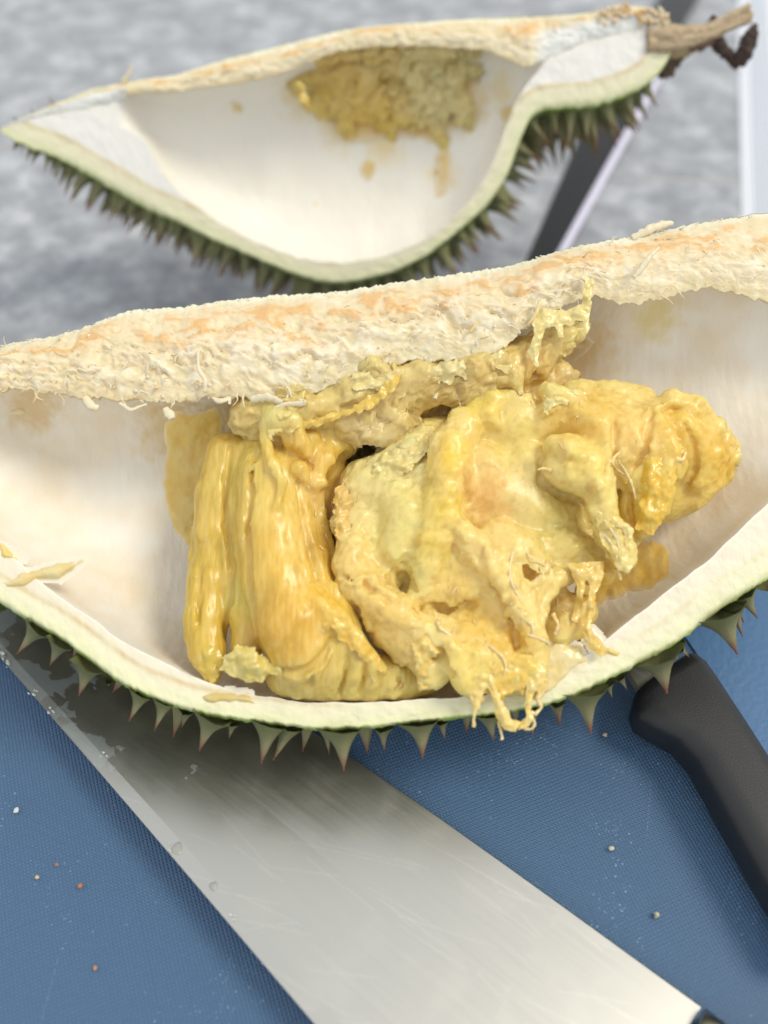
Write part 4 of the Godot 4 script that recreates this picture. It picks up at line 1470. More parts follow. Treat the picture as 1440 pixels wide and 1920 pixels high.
func build_left_flaps(f: Frame, root: Node3D) -> void:
	var pale := Color(0.76, 0.66, 0.25)
	var pale2 := Color(0.80, 0.73, 0.38)
	flap("torn_flap", f, poly([412, 1252, 422, 1228, 446, 1210, 472, 1212, 498, 1236, 520, 1248, 532, 1244, 526, 1264, 505, 1266, 492, 1280, 462, 1279, 438, 1268]), [[412, 1252, 2], [446, 1212, 4.5], [470, 1240, 6.5], [500, 1240, 4.5], [525, 1255, 5.5], [490, 1280, 2.5], [440, 1265, 2.5]], 0.8, pale, pale2, root, 501, 7.0, 2.5)
	flap("torn_flap", f, poly([552, 792, 600, 782, 655, 766, 705, 736, 740, 702, 756, 700, 750, 718, 722, 748, 690, 768, 640, 782, 600, 797, 565, 806]), [[560, 798, 3.5], [620, 785, 5], [680, 765, 6], [735, 720, 6.5], [750, 705, 5.5]], 1.6, Color(0.76, 0.56, 0.13), Color(0.80, 0.62, 0.20), root, 511, 7.0, 3.0)
	flap("torn_flap", f, poly([352, 1215, 372, 1205, 412, 1215, 420, 1240, 408, 1270, 398, 1286, 384, 1264, 362, 1240]), [[355, 1220, -5], [390, 1220, -1], [412, 1240, -1], [398, 1284, -1]], 0.7, Color(0.66, 0.50, 0.08), Color(0.70, 0.56, 0.14), root, 531, 5.0, 2.5, 0.4)
	flap("torn_flap", f, poly([582, 1126, 606, 1132, 640, 1150, 672, 1180, 704, 1222, 722, 1258, 706, 1256, 668, 1226, 636, 1196, 618, 1172, 608, 1178, 606, 1150]), [[585, 1128, 9], [620, 1155, 8.5], [660, 1200, 7], [715, 1255, 4]], 1.0, Color(0.82, 0.55, 0.11), Color(0.84, 0.64, 0.2), root, 541, 6.0, 2.5, 0.5)
	flap("torn_flap", f, poly([492, 778, 505, 760, 530, 762, 560, 775, 562, 800, 545, 815, 520, 808, 505, 830, 496, 822, 500, 800]), [[495, 780, 3], [530, 775, 6.5], [560, 790, 5], [500, 825, 5]], 1.3, Color(0.78, 0.68, 0.34), pale2, root, 551, 8.0, 2.5, 1.2)

func pulp_fibres(g: Flesh, f: Frame, spots: Array, count: int, parent: Node, seed_: int) -> void:
	var rng := RandomNumberGenerator.new()
	rng.seed = seed_
	var pile := Pile.new()
	for k in count:
		var sp = spots[k % spots.size()]
		var px: float = sp[0] + rng.randfn(0, 0.6) * sp[2]
		var py: float = sp[1] + rng.randfn(0, 0.6) * sp[3]
		var d := Vector2.from_angle(rng.randfn(1.3, 0.7)) * rng.randf_range(8, 26)
		var pts := []
		var radii := []
		var n := 5
		var lift := rng.randf_range(0.1, 0.9)
		var r0 := rng.randf_range(0.00008, 0.00024)
		for s in n:
			var t := s / (n - 1.0)
			var p := on_flesh(g, f, px + d.x * t + rng.randf_range(-1.5, 1.5), py + d.y * t, 0.1 + lift * sin(PI * t) + (lift * t if k % 3 == 0 else 0.0))
			pts.append(f.world(p))
			radii.append(r0 * (1.1 - 0.85 * t))
		if pts[0].distance_to(pts[-1]) > 0.006:
			continue
		pile.put(strand(pts, radii, 5, 0.5, k + seed_, 0.7), Color(0.82, 0.60, 0.22).lerp(Color(0.84, 0.72, 0.44), rng.randf()))
	for k in (20 if count > 60 else 0):
		var drape := [[960, 1040, 40, 50], [985, 1150, 20, 70], [830, 1210, 40, 50], [1120, 990, 40, 40], [1050, 1080, 50, 30], [900, 1200, 40, 50], [1200, 900, 30, 60]]
		var sp = drape[k % drape.size()]
		var x: float = sp[0] + rng.randfn(0, 0.6) * sp[2]
		var y: float = sp[1] + rng.randfn(0, 0.6) * sp[3]
		var d := Vector2.from_angle(rng.randfn(1.15, 0.4))
		var len_ := rng.randf_range(40, 100)
		var pts := []
		var radii := []
		var bow := rng.randf_range(-26, 26)
		var r0 := rng.randf_range(0.0002, 0.00042)
		for s in 8:
			var t := s / 7.0
			var p := on_flesh(g, f, x + d.x * len_ * t + bow * sin(PI * t), y + d.y * len_ * t, 0.25 + 0.6 * sin(PI * t))
			if pts.size() and p.z < on_frame(f, 0, 0, 0).z - 12.0:
				break
			pts.append(f.world(p))
			radii.append(r0 * (0.5 + 0.7 * sin(PI * (0.15 + 0.8 * t))))
		var ok := pts.size() > 4
		for s in pts.size() - 1:
			ok = ok and pts[s].distance_to(pts[s + 1]) < 0.0045
		if ok:
			pile.put(strand(pts, radii, 6, 0.7, 900 + k, 0.7), Color(0.84, 0.66, 0.28).lerp(Color(0.86, 0.76, 0.46), rng.randf()))
	var o := commit("fine_fibres", pile.v, pile.idx, pile.c, M.film, parent)
	o.set_meta("kind", "stuff")

func build_right_flaps(f: Frame, root: Node3D) -> void:
	flap("hanging_shred", f, poly([864, 1262, 900, 1245, 926, 1258, 932, 1285, 940, 1312, 952, 1332, 960, 1350, 978, 1352, 968, 1372, 944, 1368, 930, 1342, 924, 1310, 912, 1286, 905, 1302, 901, 1326, 894, 1336, 891, 1364, 884, 1364, 887, 1328, 879, 1302]), [[870, 1265, 6], [920, 1260, 7], [935, 1320, 7], [955, 1362, 6.4], [890, 1330, 6.2], [887, 1362, 5.4]], 1.9, Color(0.84, 0.66, 0.24), Color(0.86, 0.74, 0.40), root, 671, 3.0, 2.0, 0.5)
	flap("hanging_shred", f, poly([980, 1236, 1012, 1236, 1027, 1245, 1021, 1264, 1023, 1286, 1010, 1302, 1005, 1292, 1000, 1304, 995, 1330, 1002, 1350, 988, 1364, 972, 1368, 970, 1358, 986, 1346, 983, 1318, 988, 1290, 978, 1268]), [[985, 1240, 6], [1015, 1250, 6.6], [1015, 1290, 6.6], [990, 1330, 6.6], [985, 1362, 6]], 1.7, Color(0.84, 0.66, 0.24), Color(0.86, 0.74, 0.42), root, 681, 3.0, 2.0, 0.5)
	flap("hanging_shred", f, poly([1062, 1056, 1132, 1052, 1132, 1080, 1119, 1112, 1112, 1146, 1107, 1172, 1116, 1198, 1142, 1222, 1126, 1232, 1100, 1210, 1092, 1180, 1099, 1140, 1107, 1104, 1100, 1084, 1094, 1110, 1090, 1150, 1082, 1168, 1070, 1164, 1079, 1130, 1083, 1102, 1074, 1082]), [[1070, 1060, 3.6], [1125, 1060, 3.4], [1110, 1120, 4], [1100, 1170, 3.6], [1130, 1222, 1.8], [1080, 1150, 1.4]], 1.5, Color(0.78, 0.56, 0.16), Color(0.84, 0.68, 0.32), root, 691, 3.0, 2.0, 0.4)
	flap("hanging_shred", f, poly([1112, 948, 1140, 958, 1166, 972, 1188, 992, 1186, 1012, 1172, 1020, 1158, 1010, 1172, 1004, 1168, 992, 1150, 985, 1141, 1000, 1156, 1020, 1182, 1028, 1188, 1056, 1176, 1074, 1158, 1068, 1148, 1046, 1128, 1016, 1120, 985]), [[1120, 955, 9.4], [1160, 975, 9.2], [1182, 1005, 8], [1140, 1010, 7.4], [1170, 1060, 6.4]], 1.7, Color(0.84, 0.68, 0.28), Color(0.86, 0.76, 0.44), root, 697, 3.0, 2.0, 0.5)
	var sa := Color(0.82, 0.58, 0.18)
	var sb := Color(0.84, 0.70, 0.38)
	pulp_strands(f, [
		[[1008, 1256, 5, 1.9], [1019, 1282, 5.6, 1.3], [1012, 1300, 6, 0.9], [1008, 1312, 6, 0.7], [1014, 1326, 6, 0.5], [1003, 1338, 6, 0.55], [992, 1334, 6, 0.4]],
		[[976, 1361, 6, 0.6], [992, 1367, 6, 0.45], [1002, 1360, 6, 0.45], [997, 1344, 6, 0.35]],
		[[934, 1352, 6, 0.5], [939, 1372, 5.6, 0.35], [942, 1387, 5.4, 0.45]],
		[[1006, 1262, 6, 1.2], [1018, 1254, 6.6, 0.7], [1024, 1245, 7, 0.3]],
		[[1030, 1056, 4, 1.4], [1018, 1074, 4.6, 0.9], [1000, 1094, 4.8, 0.7], [986, 1106, 4.6, 1.2]],
		[[1034, 882, 8, 0.7], [1020, 878, 8, 0.4], [1008, 881, 8, 0.2]],
		[[1158, 1068, 5, 0.6], [1162, 1078, 5, 0.5], [1164, 1088, 4.6, 0.3]],
		[[1036, 1150, 3, 0.7], [1046, 1170, 3, 0.5], [1040, 1190, 2, 0.4]],
		[[1262, 856, 8, 0.9], [1278, 862, 8, 0.6], [1286, 848, 8, 0.3]]], root, sa, sb)
	var ye := Color(0.80, 0.52, 0.06)
	var cr := Color(0.84, 0.64, 0.22)
	flap("torn_flap", f, poly([1212, 770, 1236, 786, 1264, 812, 1285, 840, 1288, 862, 1270, 882, 1262, 920, 1246, 965, 1226, 1004, 1206, 998, 1192, 990, 1198, 960, 1204, 926, 1188, 905, 1170, 908, 1192, 880, 1214, 850, 1236, 832, 1222, 800]), [[1215, 772, 4], [1250, 815, 7], [1270, 855, 6.5], [1240, 900, 7.5], [1225, 950, 6.5], [1210, 998, 4.5], [1180, 905, 4]], 1.5, ye, Color(0.82, 0.60, 0.13), root, 601, 6.0, 2.5, 0.45)
	flap("torn_flap", f, poly([868, 1276, 890, 1240, 930, 1222, 985, 1222, 1014, 1250, 1022, 1280, 1010, 1300, 998, 1284, 984, 1300, 968, 1296, 946, 1302, 936, 1326, 926, 1302, 910, 1300, 898, 1330, 888, 1318]), [[875, 1275, 6], [930, 1240, 7], [990, 1240, 7], [1015, 1280, 6], [930, 1320, 5.5], [895, 1325, 5.5]], 1.3, cr, Color(0.84, 0.62, 0.16), root, 611, 8.0, 2.5, 0.5)
	flap("torn_flap", f, poly([764, 1180, 790, 1180, 812, 1196, 830, 1222, 812, 1232, 800, 1262, 802, 1288, 788, 1294, 782, 1262, 776, 1226]), [[770, 1182, 6], [810, 1205, 7], [795, 1250, 5.5], [792, 1290, 3.5]], 0.9, cr, Color(0.84, 0.70, 0.34), root, 621, 7.0, 2.5)
	flap("torn_flap", f, poly([1022, 742, 1030, 722, 1048, 732, 1078, 730, 1098, 738, 1080, 746, 1056, 758, 1036, 764, 1024, 778, 1018, 772]), [[1025, 740, 4], [1050, 740, 5.5], [1095, 738, 4], [1022, 775, 5]], 0.9, Color(0.80, 0.72, 0.38), Color(0.82, 0.76, 0.46), root, 641, 9.0, 2.2, 1.0)
	flap("torn_flap", f, poly([696, 880, 720, 850, 760, 832, 800, 804, 826, 808, 830, 824, 800, 850, 770, 880, 730, 905, 700, 915]), [[700, 890, -1], [760, 850, 0], [815, 815, -1], [770, 880, 2], [715, 905, 1]], 1.0, Color(0.78, 0.70, 0.40), Color(0.80, 0.74, 0.46), root, 651, 9.0, 3.0, 1.2)
	flap("torn_flap", f, poly([628, 915, 646, 900, 660, 930, 654, 985, 652, 1030, 672, 1078, 664, 1098, 646, 1070, 634, 1020, 626, 965]), [[632, 920, -2], [650, 960, 1.5], [650, 1040, 2], [665, 1090, 4]], 1.2, Color(0.80, 0.58, 0.24), Color(0.82, 0.64, 0.32), root, 661, 9.0, 2.5, 1.0)

func build_right_pod(f: Frame) -> void:
	var x0 := on_frame(f, 605, 1000, 0).x
	var x1 := on_frame(f, 1410, 1000, -8).x
	var y0 := on_frame(f, 900, 1400, 0).y
	var y1 := on_frame(f, 900, 712, 0).y
	var g := Flesh.new(Vector3(x0, y0, -34), Vector3(x1, y1, 18), 0.78)
	g.k = 1.3
	# body
	chain(g, f, [[745, 955, -15, 17], [850, 940, -14, 18], [960, 930, -14, 17], [1050, 930, -14, 14]])
	chain(g, f, [[730, 1060, -14, 13], [830, 1060, -16, 14], [960, 1040, -14, 14], [1070, 1010, -14, 11]])
	chain(g, f, [[690, 910, -8, 8], [676, 980, -6, 7.5], [682, 1050, -5, 7], [700, 1100, -3, 7]])
	chain(g, f, [[760, 850, -10, 8], [800, 830, -10, 7], [830, 812, -9, 5]])
	# left face
	chain(g, f, [[720, 920, -3, 6], [760, 960, 0, 6], [750, 1030, 0, 6]])
	# yellow crest
	chain(g, f, [[905, 775, -2, 4], [870, 800, 0, 5], [845, 840, 2, 5.5], [843, 890, 3.5, 5.6], [832, 950, 3.5, 5.4], [812, 1010, 3, 5.2], [800, 1060, 2, 4.5], [790, 1110, 2, 3.5]])
	# dish right of the crest
	chain(g, f, [[905, 880, -3, 7.5], [930, 930, -3, 7.5], [990, 960, -4, 7], [1040, 980, -5, 6]])
	chain(g, f, [[910, 800, -5, 7], [960, 800, -5, 8], [1010, 800, -4, 7]])
	chain(g, f, [[985, 860, -3, 6], [1010, 900, -3, 6]])
	# lip along the top
	chain(g, f, [[890, 768, 0, 2.6], [925, 750, 1, 2.6], [960, 748, 1, 2.4], [985, 755, 1, 2.4]])
	chain(g, f, [[925, 755, 2, 1.6], [918, 775, 3, 1.8], [930, 795, 3, 1.2]])
	# upper right lobe
	chain(g, f, [[1050, 800, -7, 10], [1120, 810, -6, 11.5], [1200, 830, -8, 12.5], [1270, 850, -12, 12], [1320, 865, -14, 8]])
	chain(g, f, [[1340, 830, -13, 6], [1370, 858, -14, 3.6], [1384, 866, -14, 2]])
	chain(g, f, [[1320, 900, -14, 5.5], [1352, 892, -14, 3]])
	chain(g, f, [[1180, 900, -12, 9], [1240, 920, -14, 9], [1275, 915, -15, 8]])
	# rolls and folds on it
	chain(g, f, [[1030, 790, 0, 3], [1080, 775, 2, 4], [1120, 800, 4, 5], [1142, 850, 3.5, 5], [1135, 890, 1, 4]])
	chain(g, f, [[1165, 815, 3, 6], [1195, 835, 3, 6], [1180, 870, 1, 5]])
	chain(g, f, [[1225, 770, 0, 2], [1260, 748, 1, 2.6], [1300, 765, 0, 3], [1335, 805, -3, 3.2], [1345, 850, -5, 3], [1336, 900, -7, 3], [1300, 938, -9, 3]])
	chain(g, f, [[1275, 800, 1, 4], [1302, 820, -1, 4], [1315, 860, -3, 4], [1305, 900, -5, 4]])
	chain(g, f, [[1080, 742, -4, 5], [1140, 745, -5, 5], [1200, 755, -5, 5]])
	# yellow strap down the lobe
	chain(g, f, [[1215, 772, 3, 1.8], [1226, 790, 5, 2.4], [1245, 815, 6, 2.6], [1258, 850, 6, 2.4], [1248, 880, 5.5, 3], [1232, 915, 5, 3.2], [1222, 955, 4, 3.4], [1212, 985, 3, 2.6], [1206, 1002, 2, 1.4]])
	chain(g, f, [[1262, 852, 6, 1.4], [1280, 870, 5, 1.0], [1270, 890, 4, 1.2], [1252, 920, 4, 1.4], [1246, 960, 2, 1.4]])
	chain(g, f, [[1245, 815, 6.5, 2], [1222, 845, 6, 2], [1205, 875, 4.6, 1.8], [1192, 900, 3.4, 1.6], [1150, 905, 2, 1.4]])
	chain(g, f, [[1192, 905, 2, 3], [1190, 950, 0, 4], [1180, 1000, -3, 4]])
	# cream finger
	chain(g, f, [[1040, 838, 5, 3.4], [1070, 845, 6, 4.2], [1100, 870, 7, 4.4], [1122, 900, 7.5, 4], [1128, 935, 7.5, 3.6], [1128, 958, 7.5, 3.2], [1140, 980, 7.5, 2.8], [1158, 1002, 7, 1.6], [1176, 1008, 7, 1.0]])
	chain(g, f, [[1038, 880, 5, 3.2], [1062, 890, 6, 4], [1095, 905, 7, 4]])
	chain(g, f, [[1128, 985, 5, 2], [1138, 1012, 5, 2.4], [1158, 1030, 5, 2.5], [1170, 1052, 4.6, 2.2], [1172, 1068, 4, 1.6]])
	chain(g, f, [[1158, 1028, 5.6, 1.6], [1180, 1032, 5, 1.4], [1184, 1050, 4.6, 1]])
	# membrane under it and its threads
	chain(g, f, [[1000, 1030, -3, 6], [1060, 1030, -3, 6], [1105, 1040, -4, 5]])
	chain(g, f, [[1010, 1070, 0, 2.6], [1050, 1080, 0, 2.6], [1100, 1065, -1, 3], [1125, 1075, -2, 4]])
	chain(g, f, [[1048, 1080, 2, 2], [1030, 1110, 3, 1.8], [1010, 1140, 3.6, 2], [992, 1165, 4, 2.4]])
	chain(g, f, [[1040, 1120, -6, 4], [1060, 1150, -6, 5], [1090, 1150, -7, 4], [1050, 1185, -3, 4.4], [1085, 1178, -2, 3]])
	# main strand down to the rim
	chain(g, f, [[845, 970, 5, 1.8], [860, 990, 5.5, 2.6], [885, 1015, 5.5, 3.4], [910, 1045, 5.5, 4], [940, 1085, 5, 4.4], [965, 1120, 5, 4], [985, 1160, 4.6, 4.2], [998, 1205, 4.4, 4], [1000, 1250, 4, 3.6], [1002, 1290, 3.6, 2.8]])
	chain(g, f, [[930, 1010, 0, 6], [965, 1040, 0, 7], [995, 1080, 0, 6]])
	chain(g, f, [[860, 1060, -3, 8], [900, 1110, -4, 8], [940, 1170, -4, 8]])
	# lower mass
	chain(g, f, [[780, 1150, -6, 6], [840, 1180, -5, 7], [900, 1200, -3, 8], [955, 1215, -2, 8]])
	chain(g, f, [[880, 1105, -4, 6], [920, 1120, -4, 6]])
	chain(g, f, [[820, 1112, -1, 5], [860, 1108, 0, 4.5], [895, 1118, -1, 4]])
	chain(g, f, [[870, 1200, 1, 6], [900, 1235, 1.5, 7], [940, 1255, 1.5, 6.5], [975, 1268, 2, 5]])
	chain(g, f, [[810, 1160, 2, 2.6], [838, 1185, 3.6, 2.6], [868, 1212, 4.6, 2.8], [888, 1245, 5, 3], [902, 1278, 4.6, 3]])
	# torn edge on the left and its drips
	chain(g, f, [[660, 1020, 1, 4], [655, 1060, 1, 4.4], [672, 1100, 2, 5], [705, 1128, 3, 5], [742, 1150, 3.4, 5], [770, 1172, 4, 4]])
	chain(g, f, [[690, 1140, 0, 4], [730, 1180, 0, 5], [770, 1215, 1, 5], [790, 1240, 2, 3]])
	chain(g, f, [[775, 1175, 4, 2.8], [800, 1185, 5, 2.8], [832, 1215, 6, 2.4], [852, 1246, 6.4, 2.6], [872, 1280, 6, 2.6], [884, 1296, 5.4, 1.8]])
	chain(g, f, [[790, 1195, 4, 2.2], [792, 1225, 4, 1.8], [800, 1252, 3.6, 1.6], [798, 1275, 3, 1.6], [790, 1290, 2.4, 1]])
	chain(g, f, [[830, 1240, 2, 2.6], [825, 1270, 2, 2], [818, 1282, 1.6, 1.4]])
	# hanging loop over the rim
	# torn white tuft on top
	chain(g, f, [[1030, 748, 3, 2], [1025, 730, 4, 1.6], [1040, 735, 4.6, 1.8], [1060, 742, 4.6, 1.3], [1080, 738, 4.4, 0.8], [1092, 736, 4, 0.4]])
	chain(g, f, [[1036, 755, 4, 1.2], [1030, 768, 4.6, 0.8], [1022, 776, 4.6, 0.7]])
	chain(g, f, [[820, 800, -4, 2], [800, 812, -3, 2.6], [770, 832, -2, 2.6], [740, 850, -3, 2.4], [705, 872, -3, 2.4]])
	g.solve()
	for q in [[[812, 1136, -1.0, 1.0], [832, 1140, -1.6, 2.0], [852, 1138, -1.0, 1.0]], [[866, 1134, -0.6, 0.8], [882, 1133, -1.2, 1.5], [896, 1138, -0.6, 0.8]], [[664, 1128, -0.5, 0.8], [668, 1145, -1.4, 1.6], [680, 1166, -1.4, 1.4], [694, 1190, -0.5, 0.7]], [[980, 1062, -1, 0.8], [990, 1074, -2, 2.4], [1006, 1082, -1, 0.9]], [[1208, 896, -1, 0.8], [1210, 900, -1.6, 1.0]]]:
		crease(g, f, q)
	for q in [[[1012, 860, 0, 0.6], [1016, 905, -0.5, 1.3], [1050, 928, -0.6, 1.4], [1092, 944, -0.5, 1.2], [1104, 985, -0.3, 0.8]], [[1146, 870, 0, 0.5], [1160, 905, -0.5, 1.2], [1180, 930, -0.4, 0.9], [1186, 980, -0.3, 0.9]], [[758, 1060, -0.3, 0.8], [768, 1085, -0.8, 1.6], [780, 1108, -0.4, 0.8]], [[812, 1230, -0.4, 1.0], [826, 1226, -1, 1.6], [846, 1264, -0.8, 1.4]],
		[[1150, 772, 0, 0.5], [1152, 810, -0.4, 1.0], [1148, 850, -0.4, 1.2], [1128, 884, 0, 0.6]], [[1222, 772, 0, 0.6], [1212, 812, -0.6, 1.3], [1208, 850, -0.5, 1.1], [1188, 880, 0, 0.6]], [[1280, 790, 0, 0.4], [1300, 830, -0.4, 0.8], [1304, 880, -0.4, 0.8], [1284, 920, 0, 0.5]], [[1290, 930, 0, 0.5], [1262, 900, -0.4, 1.0], [1268, 870, 0, 0.5]], [[870, 985, -0.3, 0.8], [896, 1035, -0.8, 1.5], [926, 1090, -0.9, 1.8], [955, 1150, -0.9, 1.8], [972, 1210, -0.6, 1.4]], [[872, 880, 0, 0.6], [876, 930, -0.4, 1.2], [862, 975, 0, 0.7]], [[640, 1080, 0, 0.6], [690, 1100, -0.4, 1.0], [730, 1130, -0.3, 0.9]]]:
		crease(g, f, q)
	# thin rolled edges and lumps
	for q in [[[1228, 768, -0.4, 0.8], [1262, 752, -0.4, 1.0], [1302, 770, -0.4, 1.1], [1334, 808, -0.5, 1.2], [1346, 850, -0.5, 1.1], [1338, 895, -0.5, 1.0]], [[1076, 768, -0.3, 0.8], [1118, 792, -0.4, 1.2], [1142, 836, -0.4, 1.2], [1142, 880, -0.4, 0.8]], [[850, 970, -0.2, 1.6], [880, 1010, -0.4, 2.2], [912, 1050, -0.4, 2.4], [944, 1096, -0.5, 2.4], [968, 1140, -0.5, 2.2], [990, 1190, -0.6, 2.0]], [[800, 1165, -0.2, 1.2], [835, 1192, -0.4, 1.6], [862, 1225, -0.4, 1.6], [880, 1262, -0.4, 1.4]], [[1040, 840, -0.4, 1.6], [1062, 838, -0.4, 2.0], [1088, 856, -0.4, 2.0]], [[1108, 884, -0.4, 1.6], [1124, 915, -0.4, 1.8], [1124, 945, -0.4, 1.4]]]:
		welt(g, f, q)
	var rng := RandomNumberGenerator.new()
	rng.seed = 14
	for k in 120:
		# small torn grains where the flesh is rough
		var spots := [[650, 960, 30, 60], [690, 1090, 40, 40], [760, 1170, 40, 30], [870, 1110, 50, 20], [900, 1220, 50, 40], [960, 1140, 30, 60], [1060, 870, 24, 30], [800, 850, 50, 30], [1060, 1150, 40, 30], [1120, 930, 14, 50], [840, 900, 20, 60], [1160, 1035, 14, 26]]
		var sp = spots[k % spots.size()]
		var px: float = sp[0] + rng.randfn(0, 0.6) * sp[2]
		var py: float = sp[1] + rng.randfn(0, 0.6) * sp[3]
		var r := rng.randf_range(0.7, 1.5)
		var d := Vector2.from_angle(rng.randf() * TAU) * rng.randf_range(3, 12)
		welt(g, f, [[px, py, -0.45 * r, r], [px + d.x, py + d.y, -0.5 * r, r * 0.7]], 0.7)
	var cream := Color(0.84, 0.68, 0.34)
	var paint := paint_list(f, [[660, 960, 40, Color(0.82, 0.64, 0.36)], [700, 900, 45, Color(0.80, 0.72, 0.44)], [760, 860, 40, Color(0.84, 0.78, 0.54)], [740, 980, 60, Color(0.76, 0.69, 0.36)], [770, 1060, 45, Color(0.72, 0.65, 0.32)],
		[845, 870, 32, Color(0.86, 0.62, 0.10)], [825, 960, 32, Color(0.82, 0.62, 0.12)], [800, 1030, 30, Color(0.80, 0.60, 0.13)], [900, 775, 32, Color(0.84, 0.64, 0.18)], [915, 930, 42, Color(0.76, 0.44, 0.16)], [900, 860, 34, Color(0.80, 0.60, 0.30)], [960, 830, 45, Color(0.80, 0.65, 0.26)], [985, 920, 50, Color(0.72, 0.60, 0.32)], [1050, 980, 50, Color(0.66, 0.56, 0.24)], [1090, 1040, 40, Color(0.66, 0.54, 0.22)],
		[1080, 880, 34, Color(0.88, 0.72, 0.28)], [1130, 950, 24, Color(0.86, 0.72, 0.32)], [1165, 1030, 28, Color(0.86, 0.74, 0.38)], [1090, 790, 60, Color(0.80, 0.56, 0.16)], [1180, 830, 50, Color(0.84, 0.60, 0.26)], [1270, 830, 60, Color(0.78, 0.53, 0.10)], [1300, 890, 45, Color(0.78, 0.56, 0.15)], [1365, 860, 40, Color(0.76, 0.49, 0.06)], [1225, 940, 36, Color(0.82, 0.60, 0.10)], [1180, 970, 36, Color(0.78, 0.55, 0.12)], [1120, 1090, 30, Color(0.78, 0.48, 0.07)],
		[690, 1080, 50, Color(0.82, 0.60, 0.27)], [730, 1150, 50, Color(0.80, 0.58, 0.23)], [900, 1050, 36, Color(0.84, 0.66, 0.34)], [980, 1140, 40, Color(0.86, 0.68, 0.36)], [850, 1100, 34, Color(0.76, 0.55, 0.20)], [900, 1180, 40, Color(0.80, 0.55, 0.16)], [960, 1210, 30, Color(0.80, 0.50, 0.10)], [880, 1260, 40, Color(0.88, 0.70, 0.26)], [970, 1270, 40, Color(0.88, 0.70, 0.28)], [950, 1350, 40, Color(0.86, 0.74, 0.40)], [890, 1340, 24, Color(0.84, 0.76, 0.52)], [810, 1190, 30, Color(0.86, 0.72, 0.40)], [760, 1220, 34, Color(0.74, 0.52, 0.22)], [1060, 1150, 40, Color(0.80, 0.60, 0.28)], [1115, 1200, 30, Color(0.80, 0.58, 0.18)], [1050, 740, 36, Color(0.86, 0.76, 0.44)]])
	var calm := paint_list(f, [[1130, 810, 70, 0], [1280, 830, 80, 0], [1270, 920, 60, 0], [1010, 830, 50, 0], [925, 900, 70, 0], [1000, 940, 75, 0], [745, 970, 60, 0], [960, 800, 50, 0]])
	var root := base("pulp_pod", f.world(Vector3(on_frame(f, 950, 1200, 0).x, 30, -30)), "right durian pulp pod, torn open with cream strands hanging over the rim", "durian pulp", "pulp pods in the front durian half")
	flesh_mesh("flesh", g, f, paint, cream, M.pulp, root, 0.5, 0.42, Vector3.ONE, 0.9, calm)
	build_right_flaps(f, root)
	pulp_fibres(g, f, [[880, 1230, 60, 60], [960, 1240, 50, 50], [980, 1130, 30, 60], [1060, 1100, 60, 50], [700, 1100, 50, 60], [770, 1180, 40, 40], [760, 840, 60, 30], [1150, 1000, 30, 60], [1040, 770, 60, 30], [1230, 900, 40, 90], [850, 1110, 60, 30], [640, 960, 20, 60]], 110, root, 801)

